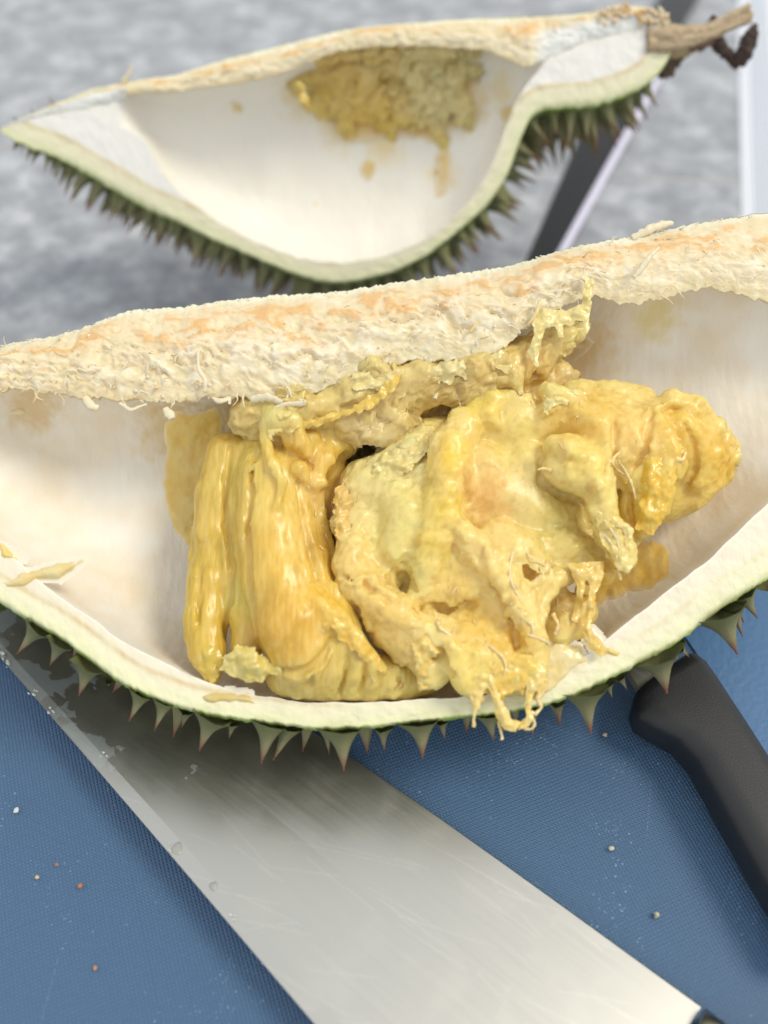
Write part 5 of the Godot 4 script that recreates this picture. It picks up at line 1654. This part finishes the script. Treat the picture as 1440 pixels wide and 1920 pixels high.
# ---------------------------------------------------------------- the rear durian half
var rear: Husk
func build_rear() -> void:
	var a := on_level(600, 530, 0.024)
	var b := on_level(700, 45, 0.098)
	a.x = 0
	b.x = 0
	var f := frame_through(a, b)
	var outer := pairs([0, 244, 10, 256, 50, 276, 110, 297, 170, 331, 220, 361, 270, 391, 330, 416, 400, 451, 470, 481, 540, 511, 600, 530, 640, 532, 680, 526, 740, 511, 800, 481, 850, 442, 900, 400, 930, 365, 950, 335, 965, 295, 980, 250, 995, 220, 1015, 206, 1060, 202, 1110, 200, 1150, 188, 1190, 172, 1220, 155, 1245, 128, 1258, 104, 1264, 84])
	var inner := pairs([0, 242, 60, 222, 150, 205, 268, 255, 290, 300, 315, 340, 350, 372, 410, 418, 480, 455, 560, 484, 640, 494, 720, 482, 790, 455, 850, 412, 890, 365, 915, 325, 935, 280, 950, 235, 965, 195, 985, 160, 1020, 120, 1100, 80, 1200, 55, 1264, 80])
	var lower := pairs([0, 241, 60, 221, 150, 203, 268, 180, 330, 176, 430, 163, 500, 152, 560, 130, 640, 100, 720, 92, 800, 92, 900, 98, 960, 120, 985, 135, 1020, 110, 1100, 76, 1200, 52, 1264, 78])
	var top := pairs([0, 240, 30, 226, 60, 214, 110, 191, 170, 166, 250, 151, 330, 140, 420, 111, 520, 86, 640, 56, 720, 46, 850, 36, 1000, 30, 1100, 24, 1180, 10, 1215, 12, 1245, 26, 1262, 50, 1264, 76])
	var depth := pairs([0, 0, 266, 0, 276, 7, 290, 12, 320, 17, 380, 22, 500, 26, 700, 27, 850, 25, 920, 19, 955, 11, 980, 4, 992, 0, 1264, 0])
	rear = make_husk(f, outer, inner, lower, top, depth, {"columns": 520, "blur": 3, "under": 4.0, "lip": 3.0, "shell": 44.0, "depth_blur": 4})
	var at := f.world(Vector3(0, 30, -40))
	at.y = -0.012
	var root := base("durian_husk", at, "rear durian half, emptied white hollow with brown stem end, lying on grey tiles", "durian husk", "halves of the opened durian")
	var belly := Curve.new()
	belly.max_value = 2.0
	for q in [[0.0, 0.0], [0.3, 0.25], [0.62, 0.7], [0.73, 1.6], [0.79, 2.0], [0.87, 1.5], [1.0, 0.0]]:
		belly.add_point(Vector2(q[0], q[1]))
	var o := {"green": 0.75, "belly": belly, "seed": 61, "ridge_rows": 30, "rough": 0.55, "bulge": 1.2, "line": 8.2, "line_until": 2000.0, "stain": Color(0.84, 0.80, 0.72), "stained": 0.35, "stains": [[570, 175, 11.0, Color(0.82, 0.68, 0.40)], [640, 230, 11.0, Color(0.82, 0.66, 0.34)], [720, 270, 9.0, Color(0.84, 0.68, 0.36)], [880, 200, 10.0, Color(0.80, 0.64, 0.34)], [830, 330, 7.0, Color(0.84, 0.68, 0.36)], [940, 170, 8.0, Color(0.84, 0.72, 0.46)]]}
	build_husk(rear, root, o)
	spine_field(rear, root, o.part_spiny_rind, {"seed": 91, "rings": [2.5, 6.5, 11.5, 17.0, 23.0, 30.0, 38.0, 46.0, 55.0], "margin": 5.0, "step": 6.6, "length": 0.0118, "fat": 0.33, "level": -0.012, "most": 296})
	# flesh that stuck to the core
	var g := Flesh.new(Vector3(on_frame(f, 500, 300, 0).x, on_frame(f, 600, 420, -30).y, -36), Vector3(on_frame(f, 960, 60, 0).x, on_frame(f, 700, 40, 0).y, 8), 1.1)
	g.k = 1.0
	chain(g, f, [[550, 150, -20, 5], [610, 125, -19, 6], [690, 110, -18, 7], [780, 110, -18, 7.5], [860, 115, -19, 6], [920, 125, -20, 4]])
	chain(g, f, [[600, 190, -24, 6], [680, 190, -25, 8], [770, 200, -25, 8], [850, 190, -24, 6]])
	for q in [[780, 150, -15, 4], [820, 175, -19, 5], [850, 150, -17, 4], [740, 180, -20, 5], [800, 200, -23, 5], [690, 150, -16, 4], [640, 150, -18, 4], [760, 130, -13, 3.5], [870, 190, -23, 4]]:
		chain(g, f, [q])
	chain(g, f, [[600, 100, -7, 4], [700, 84, -6, 4.5], [800, 82, -6, 5], [890, 90, -7, 4]])
	chain(g, f, [[640, 215, -22, 4], [655, 250, -25, 2.5]])
	chain(g, f, [[720, 220, -23, 4], [735, 255, -26, 2]])
	chain(g, f, [[815, 220, -23, 4], [832, 270, -26, 2.2], [830, 330, -28, 1.6], [818, 390, -28, 1.2]])
	chain(g, f, [[870, 200, -20, 4], [880, 240, -22, 2]])
	chain(g, f, [[565, 160, -2, 1.6], [570, 190, -3, 1.2], [572, 208, -4, 0.8]])
	g.solve()
	flesh_mesh("torn_core_flesh", g, f, paint_list(f, [[820, 160, 70, Color(0.84, 0.76, 0.58)], [620, 170, 50, Color(0.80, 0.60, 0.24)], [700, 200, 40, Color(0.82, 0.58, 0.18)], [740, 250, 60, Color(0.82, 0.58, 0.18)], [830, 300, 60, Color(0.84, 0.62, 0.20)], [700, 110, 50, Color(0.84, 0.66, 0.36)], [780, 110, 40, Color(0.84, 0.74, 0.52)], [870, 120, 40, Color(0.86, 0.77, 0.58)]]), Color(0.76, 0.60, 0.3), M.pulp, root, 1.6, 1.4, Vector3.ONE, 3.0)
	var am := Color(0.74, 0.48, 0.12)
	var ye := Color(0.80, 0.58, 0.20)
	smear("pulp_smear", rear, poly([560, 150, 640, 130, 800, 130, 905, 130, 900, 200, 880, 230, 850, 255, 852, 330, 838, 395, 818, 408, 804, 385, 812, 320, 815, 275, 760, 262, 700, 268, 655, 276, 640, 255, 612, 225, 570, 200]), 0.6, am, ye, root, 401, false, 6.0, 26.0)
	smear("pulp_smear", rear, poly([668, 320, 690, 290, 712, 300, 708, 335, 690, 348]), 0.8, ye, Color(0.74, 0.56, 0.2), root, 411, false, 5.0)
	smear("pulp_smear", rear, poly([432, 192, 452, 188, 468, 206, 455, 220, 436, 212]), 1.4, ye, Color(0.78, 0.64, 0.28), root, 421, false, 4.0)
	smear("pulp_smear", rear, poly([545, 380, 560, 376, 562, 388, 548, 390]), 0.5, ye, ye, root, 431, false, 4.0)
	smear("pulp_smear", rear, poly([582, 376, 598, 374, 600, 388, 586, 390]), 0.5, ye, ye, root, 441, false, 4.0)
	smear("pulp_smear", rear, poly([738, 350, 756, 346, 760, 358, 744, 362]), 0.5, ye, ye, root, 451, false, 4.0)
	smear("pulp_smear", rear, poly([940, 200, 965, 180, 972, 200, 950, 250, 935, 262]), 0.7, Color(0.76, 0.60, 0.16), ye, root, 461, false, 4.0)
	build_stem(root, f)

func build_stem(root: Node3D, f: Frame) -> void:
	var w := func(px: float, py: float, z: float) -> Vector3:
		return f.world(on_frame(f, px, py, z))
	var fibre_tone := [Color(0.46, 0.34, 0.21), Color(0.52, 0.40, 0.26), Color(0.38, 0.27, 0.17), Color(0.56, 0.44, 0.28)]
	var rng := RandomNumberGenerator.new()
	rng.seed = 4
	# flat bundle of split fibres that is left of the stalk
	var pile := Pile.new()
	for k in 16:
		var s := (k - 7.5) / 7.5
		var pts := [w.call(1212, 66 + s * 26, -3 + rng.randf() * 3), w.call(1265, 72 + s * 17, -2 + rng.randf() * 3), w.call(1325, 62 + s * 12, -1 + rng.randf() * 2), w.call(1370, 40 + s * 13, rng.randf() * 2), w.call(1398 + rng.randf() * 14, 24 + s * 16, rng.randf() * 2)]
		pile.put(strand(pts, [0.0024, 0.0018, 0.0012, 0.0010, 0.0006], 7, 0.6, k), fibre_tone[k % 4].lerp(Color(0.66, 0.54, 0.36), 0.4))
	commit("stalk_fibres", pile.v, pile.idx, pile.c, M.stem, root)
	# dark curled remnant of the calyx
	var dark := Pile.new()
	dark.put(strand([w.call(1250, 92, -4), w.call(1300, 82, -4), w.call(1335, 72, -3), w.call(1350, 88, -2), w.call(1374, 112, -2), w.call(1386, 124, -1)], [0.0012, 0.0016, 0.0022, 0.0024, 0.0024, 0.0018], 10, 0.8, 3), Color(0.065, 0.042, 0.034))
	dark.put(strand([w.call(1384, 120, -1), w.call(1398, 98, 0), w.call(1406, 68, 0), w.call(1418, 46, 0)], [0.0022, 0.0032, 0.0030, 0.0010], 10, 0.8, 5), Color(0.085, 0.055, 0.044))
	dark.put(strand([w.call(1330, 60, -4), w.call(1336, 40, -4), w.call(1340, 30, -4)], [0.0024, 0.0016, 0.0010], 8, 0.6, 7), Color(0.08, 0.05, 0.04))
	dark.put(strand([w.call(1290, 84, -2), w.call(1322, 78, -1), w.call(1338, 74, -1)], [0.002, 0.0026, 0.0016], 8, 0.8, 8), Color(0.2, 0.12, 0.08))
	commit("dry_calyx", dark.v, dark.idx, dark.c, M.stem, root)
	# corky shoulder where the stalk joins
	var cork := Pile.new()
	cork.put(strand([w.call(1225, 80, -6), w.call(1262, 86, -6), w.call(1300, 82, -6), w.call(1325, 76, -5)], [0.007, 0.0055, 0.0032, 0.0012], 14, 0.25, 9), Color(0.52, 0.40, 0.20))
	for k in 9:
		var px := 1236.0 + k * 5
		var py := 134.0 - k * 6.0
		cork.put(strand([w.call(px, py - 6, -7), w.call(px + 10, py + 4, -7), w.call(px + 14 + rng.randf() * 8, py + 10 + rng.randf() * 6, -7)], [0.003, 0.0022, 0.0006], 7, 0.7, 30 + k), Color(0.13, 0.09, 0.06))
	commit("corky_shoulder", cork.v, cork.idx, cork.c, M.stem, root)
	# shaggy torn fibre at the top of the shoulder, and one fibre near the tip
	var tuft := Pile.new()
	for k in 46:
		var px := rng.randf_range(1120, 1262)
		var p0 := Vector2(px, 24.0 + rng.randf_range(-4, 22) + maxf(0.0, px - 1230) * 0.6)
		var d := Vector2(rng.randf_range(-14, 14), rng.randf_range(-20, 4))
		tuft.put(strand([w.call(p0.x, p0.y, 0.5), w.call(p0.x + d.x * 0.5, p0.y + d.y * 0.6, 1.5), w.call(p0.x + d.x, p0.y + d.y, 1.5)], [0.0009, 0.0008, 0.0002], 6, 0.6, k), Color(0.80, 0.70, 0.50).lerp(Color(0.68, 0.42, 0.16), pow(rng.randf(), 2.0)))
	var lone := Pile.new()
	lone.put(strand([w.call(230, 154, 0.5), w.call(240, 140, 1), w.call(248, 122, 1.5)], [0.0008, 0.0007, 0.0003], 6, 0.4, 2), Color(0.80, 0.72, 0.46))
	commit("loose_fibre", lone.v, lone.idx, lone.c, M.fibre, root)
	var tf := commit("torn_fibre", tuft.v, tuft.idx, tuft.c, M.fibre, root)
	tf.set_meta("kind", "stuff")

# ---------------------------------------------------------------- knives
func steel(seed_: int, rough: float, dirty: bool) -> StandardMaterial3D:
	var m := mat(Color(0.80, 0.79, 0.765), rough)
	m.metallic = 1.0
	var N := 512
	var img := Image.create(N, N, false, Image.FORMAT_RGB8)
	var rng := RandomNumberGenerator.new()
	rng.seed = seed_
	var st := noise(0.012, seed_, 4)
	var bl := noise(0.02, seed_ + 2, 3)
	for y in N:
		for x in N:
			var line := st.get_noise_2d(x * 0.5, y * 22.0) * 0.5
			var b := bl.get_noise_2d(x, y)
			var g := 0.5 + 0.10 * line + (0.05 * smoothstep(0.0, 0.6, b) if dirty else 0.0)
			img.set_pixel(x, y, Color(g, g, g))
	m.roughness = 1.0
	m.roughness_texture = ImageTexture.create_from_image(img)
	m.roughness_texture_channel = BaseMaterial3D.TEXTURE_CHANNEL_RED
	m.roughness = rough * 2.0
	m.uv1_scale = Vector3(1, 1, 1)
	var sc := Image.create(N, N, false, Image.FORMAT_RGB8)
	sc.fill(Color(0.745, 0.742, 0.722))
	for k in 700:
		var p := Vector2(rng.randf() * N, rng.randf() * N)
		var d := Vector2.from_angle(rng.randfn(-0.2, 0.22))
		var c := Color(0.95, 0.94, 0.92) if rng.randf() < 0.6 else Color(0.76, 0.75, 0.73)
		for t in rng.randi_range(10, 90):
			p += d
			if p.x >= 0 and p.y >= 0 and p.x < N and p.y < N:
				sc.set_pixel(int(p.x), int(p.y), sc.get_pixel(int(p.x), int(p.y)).lerp(c, 0.13))
	m.albedo_texture = ImageTexture.create_from_image(sc)
	m.albedo_color = Color(1, 1, 1)
	return m

# a blade from its spine and edge lines (x, z), lying flat with its underside at y
func blade(called: String, back: Array, edge: Array, y_back: float, thick: float, y_edge: float, m: Material, parent: Node, bevel := 0.08) -> void:
	var v := PackedVector3Array()
	var uv := PackedVector2Array()
	var idx := PackedInt32Array()
	var n := back.size()
	var rowsn := 8
	for i in n:
		var a: Vector2 = back[i]
		var b: Vector2 = edge[i]
		var prof := [[0.0, y_back - thick + 0.0004], [0.0, y_back - 0.0004], [0.006, y_back], [0.5, lerpf(y_back, y_edge + 0.0009, 0.45)], [1.0 - bevel, lerpf(lerpf(y_back, y_edge + 0.0009, 0.45), y_edge + 0.0012, (0.5 - bevel) / 0.5)], [1.0, y_edge + 0.0007], [1.0, y_edge], [0.5, lerpf(y_back - thick, y_edge, 0.5)]]
		for p in prof:
			var q := a.lerp(b, p[0])
			v.append(Vector3(q.x, p[1], q.y))
			uv.append(Vector2(q.x * 0.8 + q.y * 0.6, q.y * 0.8 - q.x * 0.6) * 5.0)
	# separate strips so that the spine and the bevel stay crisp
	var fv := PackedVector3Array()
	var fu := PackedVector2Array()
	for k in rowsn:
		var k2 := (k + 1) % rowsn
		var s := fv.size()
		for i in n:
			for kk in [k, k2]:
				fv.append(v[i * rowsn + kk])
				fu.append(uv[i * rowsn + kk])
		for i in n - 1:
			var a := s + i * 2
			idx.append_array([a, a + 1, a + 2, a + 1, a + 3, a + 2])
	for e in [0, n - 1]:
		var s := fv.size()
		for k in rowsn:
			fv.append(v[e * rowsn + k])
			fu.append(uv[e * rowsn + k])
		for k in range(1, rowsn - 1):
			if e == 0:
				idx.append_array([s, s + k + 1, s + k])
			else:
				idx.append_array([s, s + k, s + k + 1])
	var nn := normals(fv, idx)
	# turn the shell so that its top faces up
	var up := 0.0
	for i in nn.size():
		up += nn[i].y * (1.0 if fv[i].y > y_back * 0.5 else -1.0)
	if up < 0:
		for t in range(0, idx.size(), 3):
			var q := idx[t + 1]
			idx[t + 1] = idx[t + 2]
			idx[t + 2] = q
	commit(called, fv, idx, PackedColorArray(), m, parent, fu)

func line_points(pts: Array, n: int) -> Array:
	var cu := Curve2D.new()
	for i in pts.size():
		var t: Vector2 = (pts[mini(i + 1, pts.size() - 1)] - pts[maxi(i - 1, 0)]) / 6.0
		cu.add_point(pts[i], -t, t)
	var out := []
	for i in n:
		out.append(cu.sample_baked(cu.get_baked_length() * i / (n - 1.0), true))
	return out

# a handle swept along stations: [centre, half width, half height]
func handle(called: String, stations: Array, m: Material, parent: Node, across: Vector3, square := 3.0) -> void:
	var v := PackedVector3Array()
	var idx := PackedInt32Array()
	var sides := 28
	for s in stations:
		for k in sides:
			var a := TAU * k / sides
			var x := spow(cos(a), 2.0 / square)
			var y := spow(sin(a), 2.0 / square)
			v.append(s[0] + across * x * s[1] + Vector3.UP * y * s[2])
	var n := stations.size()
	for i in n - 1:
		for k in sides:
			var a := i * sides + k
			var b := i * sides + (k + 1) % sides
			idx.append_array([a, b, a + sides, b, b + sides, a + sides])
	for e in [0, n - 1]:
		v.append(stations[e][0])
		for k in sides:
			var a: int = e * sides + k
			var b: int = e * sides + (k + 1) % sides
			idx.append_array([v.size() - 1, a, b] if e else [v.size() - 1, b, a])
	commit(called, v, idx, PackedColorArray(), m, parent)

func build_knives() -> void:
	var black := mat(Color(0.125, 0.13, 0.14), 0.42)
	relief(black, noise_tex(256, 0.1, 71, 3), 0.003, 60.0)
	# large knife in front: spine to the right, edge to the left
	var big := base("chef_knife", Vector3(-0.03, 0, -0.10), "wide steel knife blade lying flat on the blue board below the front durian", "knife", "kitchen knives")
	var m := steel(51, 0.37, true)
	var back := line_points([Vector2(0.0783, -0.0386), Vector2(0.03, -0.0745), Vector2(-0.011, -0.1037), Vector2(-0.08, -0.150), Vector2(-0.15, -0.195), Vector2(-0.20, -0.226), Vector2(-0.245, -0.257)], 60)
	var edge := line_points([Vector2(0.031, 0.0117), Vector2(-0.017, -0.035), Vector2(-0.07, -0.0868), Vector2(-0.122, -0.1371), Vector2(-0.17, -0.184), Vector2(-0.21, -0.226), Vector2(-0.245, -0.2572)], 60)
	for i in edge.size():
		edge[i] *= lerpf(0.988, 0.957, smoothstep(0.9, 0.7, i / 59.0))
	blade("blade", back, edge, 0.0030, 0.0026, 0.0105, m, big)
	var juice := mat(Color(0.74, 0.79, 0.80, 0.24), 0.34)
	juice.transparency = BaseMaterial3D.TRANSPARENCY_ALPHA
	var jn := noise(38.0, 55, 4)
	var on_blade := func(s: float, t: float, up: float) -> Vector3:
		var i := clampf(s * 59.0, 0, 58.99)
		var p: Vector2 = back[int(i)].lerp(back[int(i) + 1], i - int(i))
		var q: Vector2 = edge[int(i)].lerp(edge[int(i) + 1], i - int(i))
		var r := p.lerp(q, t)
		var y := lerpf(0.0030, 0.0114, 0.45 * t / 0.5) if t < 0.5 else lerpf(lerpf(0.0030, 0.0114, 0.45), 0.0117, (t - 0.5) / 0.5)
		if t > 0.92:
			y = lerpf(0.01095, 0.0112, (t - 0.92) / 0.08)
		return Vector3(r.x, y + up, r.y)
	var jv := PackedVector3Array()
	var ji := PackedInt32Array()
	var jk := PackedByteArray()
	for a in 180:
		for b in 96:
			var t := 0.40 + b * 0.0062
			var s_ := 0.36 + a * 0.002
			var p: Vector3 = on_blade.call(s_, t, 0.0)
			var k := jn.get_noise_2d(p.x, p.z) + 0.5 * jn.get_noise_2d(p.x * 4.0 + 9.0, p.z * 4.0)
			var e := k - lerpf(0.55, -0.12, smoothstep(0.38, 0.60, s_)) + 0.22 * smoothstep(0.75, 0.95, t)
			jv.append(p + Vector3(0, 0.00004 + 0.00022 * smoothstep(0.0, 0.12, e), 0))
			jk.append(1 if e > 0.0 else 0)
	for a in 179:
		for b in 95:
			var i := a * 96 + b
			if jk[i] and jk[i + 1] and jk[i + 96] and jk[i + 97]:
				ji.append_array([i, i + 96, i + 1, i + 1, i + 96, i + 97])
	commit("juice_film", jv, ji, PackedColorArray(), juice, big)
	# drops and bits of pith dried on near the edge
	var drop := mat(Color(0.62, 0.62, 0.60), 0.22)
	for q in [[332, 1592, 0.0016], [400, 1662, 0.0011]]:
		var c := on_level(q[0], q[1], 0.0110)
		var dv := PackedVector3Array()
		var di := PackedInt32Array()
		dv.append(c + Vector3(0, 0.00035, 0))
		for ring in 3:
			for k in 18:
				var an := TAU * k / 18
				var rr: float = q[2] * [0.6, 0.9, 1.0][ring] * (1.0 + 0.12 * sin(an * 3.0 + q[0]))
				dv.append(c + Vector3(cos(an) * rr, [0.0003, 0.00012, -0.0004][ring], sin(an) * rr * 1.2))
		for k in 18:
			var k2 := (k + 1) % 18
			di.append_array([0, 1 + k, 1 + k2])
			for ring in 2:
				var o := 1 + ring * 18
				di.append_array([o + k, o + 18 + k, o + k2, o + k2, o + 18 + k, o + 18 + k2])
		commit("dried_drop", dv, di, PackedColorArray(), drop, big)
	var bits := Pile.new()
	var brng := RandomNumberGenerator.new()
	brng.seed = 77
	for q in [[0.60, 0.985, 1.0], [0.585, 0.97, 0.8], [0.55, 0.98, 0.8], [0.54, 0.99, 0.6], [0.505, 0.985, 0.7], [0.48, 0.96, 0.5], [0.63, 0.95, 0.6], [0.33, 0.985, 0.4], [0.26, 0.97, 0.4], [0.42, 0.9, 0.4]]:
		var c: Vector3 = on_blade.call(q[0], q[1], 0.0003)
		for k in 4:
			var r: float = q[2] * brng.randf_range(0.0004, 0.0009)
			var o := Vector3(brng.randfn(0, 0.0007), 0, brng.randfn(0, 0.0007))
			bits.put(strand([c + o - Vector3(r, 0, r * brng.randf()), c + o + Vector3(0, r * 0.3, 0), c + o + Vector3(r, 0, r * brng.randf())], [r * 0.5, r * 0.8, r * 0.4], 7, 0.9, k + int(q[0])), Color(0.72, 0.74, 0.70))
	commit("pith_bits", bits.v, bits.idx, bits.c, M.fibre, big).set_meta("kind", "stuff")
	var dir := Vector3(0.807, 0, 0.59).normalized()
	var ac := Vector3(-dir.z, 0, dir.x)
	var h0 := Vector3(0.0783, 0.0045, -0.0386) + ac * 0.011
	handle("bolster", [[h0 + dir * 0.0006, 0.0105, 0.003], [h0 + dir * 0.006, 0.0100, 0.0055], [h0 + dir * 0.016, 0.0098, 0.0075], [h0 + dir * 0.018, 0.0100, 0.0078]], steel(57, 0.25, false), big, ac, 3.0)
	handle("handle", [[h0 + dir * 0.018, 0.0105, 0.008], [h0 + dir * 0.03, 0.0115, 0.009], [h0 + dir * 0.07, 0.0120, 0.0095], [h0 + dir * 0.11, 0.0135, 0.0095], [h0 + dir * 0.126, 0.0125, 0.008], [h0 + dir * 0.13, 0.008, 0.005]], black, big, ac, 3.2)
	# black-handled knife on the right, its blade under the durian
	var side := base("paring_knife", Vector3(0.09, 0, -0.11), "knife with black plastic handle at the right edge, blade under the durian", "knife", "kitchen knives")
	var hy := 0.0095
	var top_y := 0.0165
	var pl := [[1188, 1316], [1182, 1338], [1190, 1362], [1222, 1382], [1262, 1402], [1296, 1440], [1335, 1512], [1380, 1595], [1440, 1700], [1510, 1815]]
	var pr := [[1298, 1238], [1318, 1252], [1338, 1280], [1362, 1318], [1386, 1356], [1420, 1410], [1470, 1490], [1530, 1580], [1600, 1690], [1680, 1800]]
	var stations := []
	var axis := Vector3.ZERO
	for i in pl.size():
		var l := on_level(pl[i][0], pl[i][1], hy)
		var r := on_level(pr[i][0], pr[i][1], hy)
		stations.append([l, r])
	axis = ((stations[-1][0] + stations[-1][1]) - (stations[0][0] + stations[0][1])).normalized()
	var sv := PackedVector3Array()
	var si := PackedInt32Array()
	var sides := 30
	var fore := [0.0, 0.55, 0.85, 1.0, 1.0, 1.0, 1.0, 1.0, 1.0, 0.9]
	# two close rings round off the front end
	var rings := []
	for i in stations.size():
		rings.append([stations[i][0], stations[i][1], 1.0])
	var f0 = rings[0]
	var mid: Vector3 = (f0[0] + f0[1]) / 2
	rings.push_front([mid + (f0[0] - mid) * 0.90 - axis * 0.0012, mid + (f0[1] - mid) * 0.90 - axis * 0.0012, 0.72])
	rings.push_front([mid + (f0[0] - mid) * 0.72 - axis * 0.0016, mid + (f0[1] - mid) * 0.72 - axis * 0.0016, 0.45])
	for q in rings:
		var c: Vector3 = (q[0] + q[1]) / 2
		var half: Vector3 = (q[1] - q[0]) / 2
		for k in sides:
			var a := TAU * k / sides
			sv.append(c + half * spow(cos(a), 0.52) + Vector3.UP * spow(sin(a), 0.6) * 0.0082 * q[2])
	for i in rings.size() - 1:
		for k in sides:
			var a := i * sides + k
			var b := i * sides + (k + 1) % sides
			si.append_array([a, a + sides, b, b, a + sides, b + sides])
	for e in [0, rings.size() - 1]:
		sv.append((rings[e][0] + rings[e][1]) / 2)
		for k in sides:
			var a: int = e * sides + k
			var b: int = e * sides + (k + 1) % sides
			si.append_array([sv.size() - 1, b, a] if e else [sv.size() - 1, a, b])
	commit("handle", sv, si, PackedColorArray(), black, side)
	var b0 := on_level(1196, 1306, hy)
	var b1 := on_level(1262, 1258, hy)
	var go := -axis
	var s2 := steel(53, 0.34, false)
	var bk := []
	var ed := []
	for i in 20:
		var t := i / 19.0
		var p := b1 + go * 0.11 * t - go * 0.004
		var q := b0 + go * 0.11 * t - go * 0.004
		q = q.lerp(p, pow(t, 3.0))
		bk.append(Vector2(p.x, p.z))
		ed.append(Vector2(q.x, q.z))
	blade("blade", bk, ed, 0.0108, 0.0018, 0.0098, s2, side)
	# a long blade lying on the tiles behind, its tip towards the viewer
	var far_ := base("carving_knife", Vector3(0.115, -0.012, -0.42), "glossy black knife blade with pale edge strip on tiles beneath the rear durian half", "knife", "kitchen knives")
	var r1 := on_level(1196, 205, -0.0085)
	var r2 := on_level(1048, 470, -0.0085)
	var l1 := on_level(1098, 228, -0.0105)
	var l2 := on_level(992, 474, -0.0105)
	var go2 := (r2 - r1)
	var bk2 := [Vector2(r1.x, r1.z) - Vector2(go2.x, go2.z) * 0.42, Vector2(r1.x, r1.z), Vector2(r2.x, r2.z), Vector2(r2.x, r2.z) + Vector2(go2.x, go2.z) * 0.35, Vector2(r2.x, r2.z) + Vector2(go2.x, go2.z) * 0.55]
	var gl := l2 - l1
	var ed2 := [Vector2(l1.x, l1.z) - Vector2(gl.x, gl.z) * 0.42, Vector2(l1.x, l1.z), Vector2(l2.x, l2.z), Vector2(l2.x, l2.z) + Vector2(gl.x, gl.z) * 0.33, Vector2(r2.x, r2.z) + Vector2(go2.x, go2.z) * 0.552]
	var s3 := mat(Color(0.09, 0.09, 0.095), 0.16)
	s3.metallic_specular = 0.34
	blade("blade", line_points(bk2, 40), line_points(ed2, 40), -0.0085, 0.003, -0.0118, s3, far_)
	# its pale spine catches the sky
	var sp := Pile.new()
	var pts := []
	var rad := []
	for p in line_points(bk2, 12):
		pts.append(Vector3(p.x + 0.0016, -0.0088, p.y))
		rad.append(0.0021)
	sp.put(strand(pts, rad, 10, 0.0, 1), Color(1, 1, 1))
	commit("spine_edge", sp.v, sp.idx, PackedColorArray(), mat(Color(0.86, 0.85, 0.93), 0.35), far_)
	var d2 := Vector3(-go2.x, 0, -go2.z).normalized()
	var a2 := Vector3(-d2.z, 0, d2.x)
	var hs := r1 - go2 * 0.42
	hs += a2 * -0.012
	hs.y = -0.006
	handle("handle", [[hs, 0.010, 0.0045], [hs + d2 * 0.02, 0.012, 0.0055], [hs + d2 * 0.07, 0.011, 0.0058], [hs + d2 * 0.10, 0.012, 0.0055], [hs + d2 * 0.103, 0.008, 0.003]], black, far_, a2)

# ---------------------------------------------------------------- scraps on the board
func build_crumbs() -> void:
	var rows := [[107, 1621, 0.0007, Color(0.55, 0.22, 0.10), "reddish crumb nearest the left edge of the blue board"], [151, 1661, 0.0009, Color(0.58, 0.20, 0.09), "middle reddish crumb left of the big knife blade"], [178, 1815, 0.0008, Color(0.60, 0.28, 0.12), "lowest reddish crumb on the blue board at lower left"], [1146, 1591, 0.0010, Color(0.66, 0.62, 0.48), "pale wet scrap on the board between blade and black handle"], [1231, 1716, 0.0012, Color(0.62, 0.56, 0.38), "larger pale scrap low on the board right of the big blade"], [1134, 1378, 0.0009, Color(0.66, 0.50, 0.36), "tan crumb on the board just below the durian spines"], [70, 1645, 0.0008, Color(0.74, 0.60, 0.28), "tiny yellow crumb on the lower left of the blue board"], [30, 1520, 0.0011, Color(0.72, 0.76, 0.78), "whitish scrap on the board near the left edge"]]
	var k := 0
	for r in rows:
		var p := on_level(r[0], r[1], 0.0002)
		r[2] *= 0.8
		var o := base("crumb", p, r[4], "crumb", "crumbs on the cutting board")
		var pile := Pile.new()
		var s: float = r[2]
		var t := Vector3(cos(k * 2.1), 0, sin(k * 2.1)) * s
		pile.put(strand([p - t * 0.8, p + Vector3(0, s * 0.35, 0), p + t * 0.8], [s * 0.5, s * 0.8, s * 0.4], 8, 0.9, 60 + k), r[3])
		pile.put(strand([p - t * 0.3 + Vector3(-t.z, 0, t.x) * 0.7, p + Vector3(0, s * 0.3, 0), p + t * 0.4], [s * 0.3, s * 0.5, s * 0.3], 8, 0.9, 80 + k), r[3])
		commit("scrap", pile.v, pile.idx, pile.c, M.fibre, o)
		k += 1
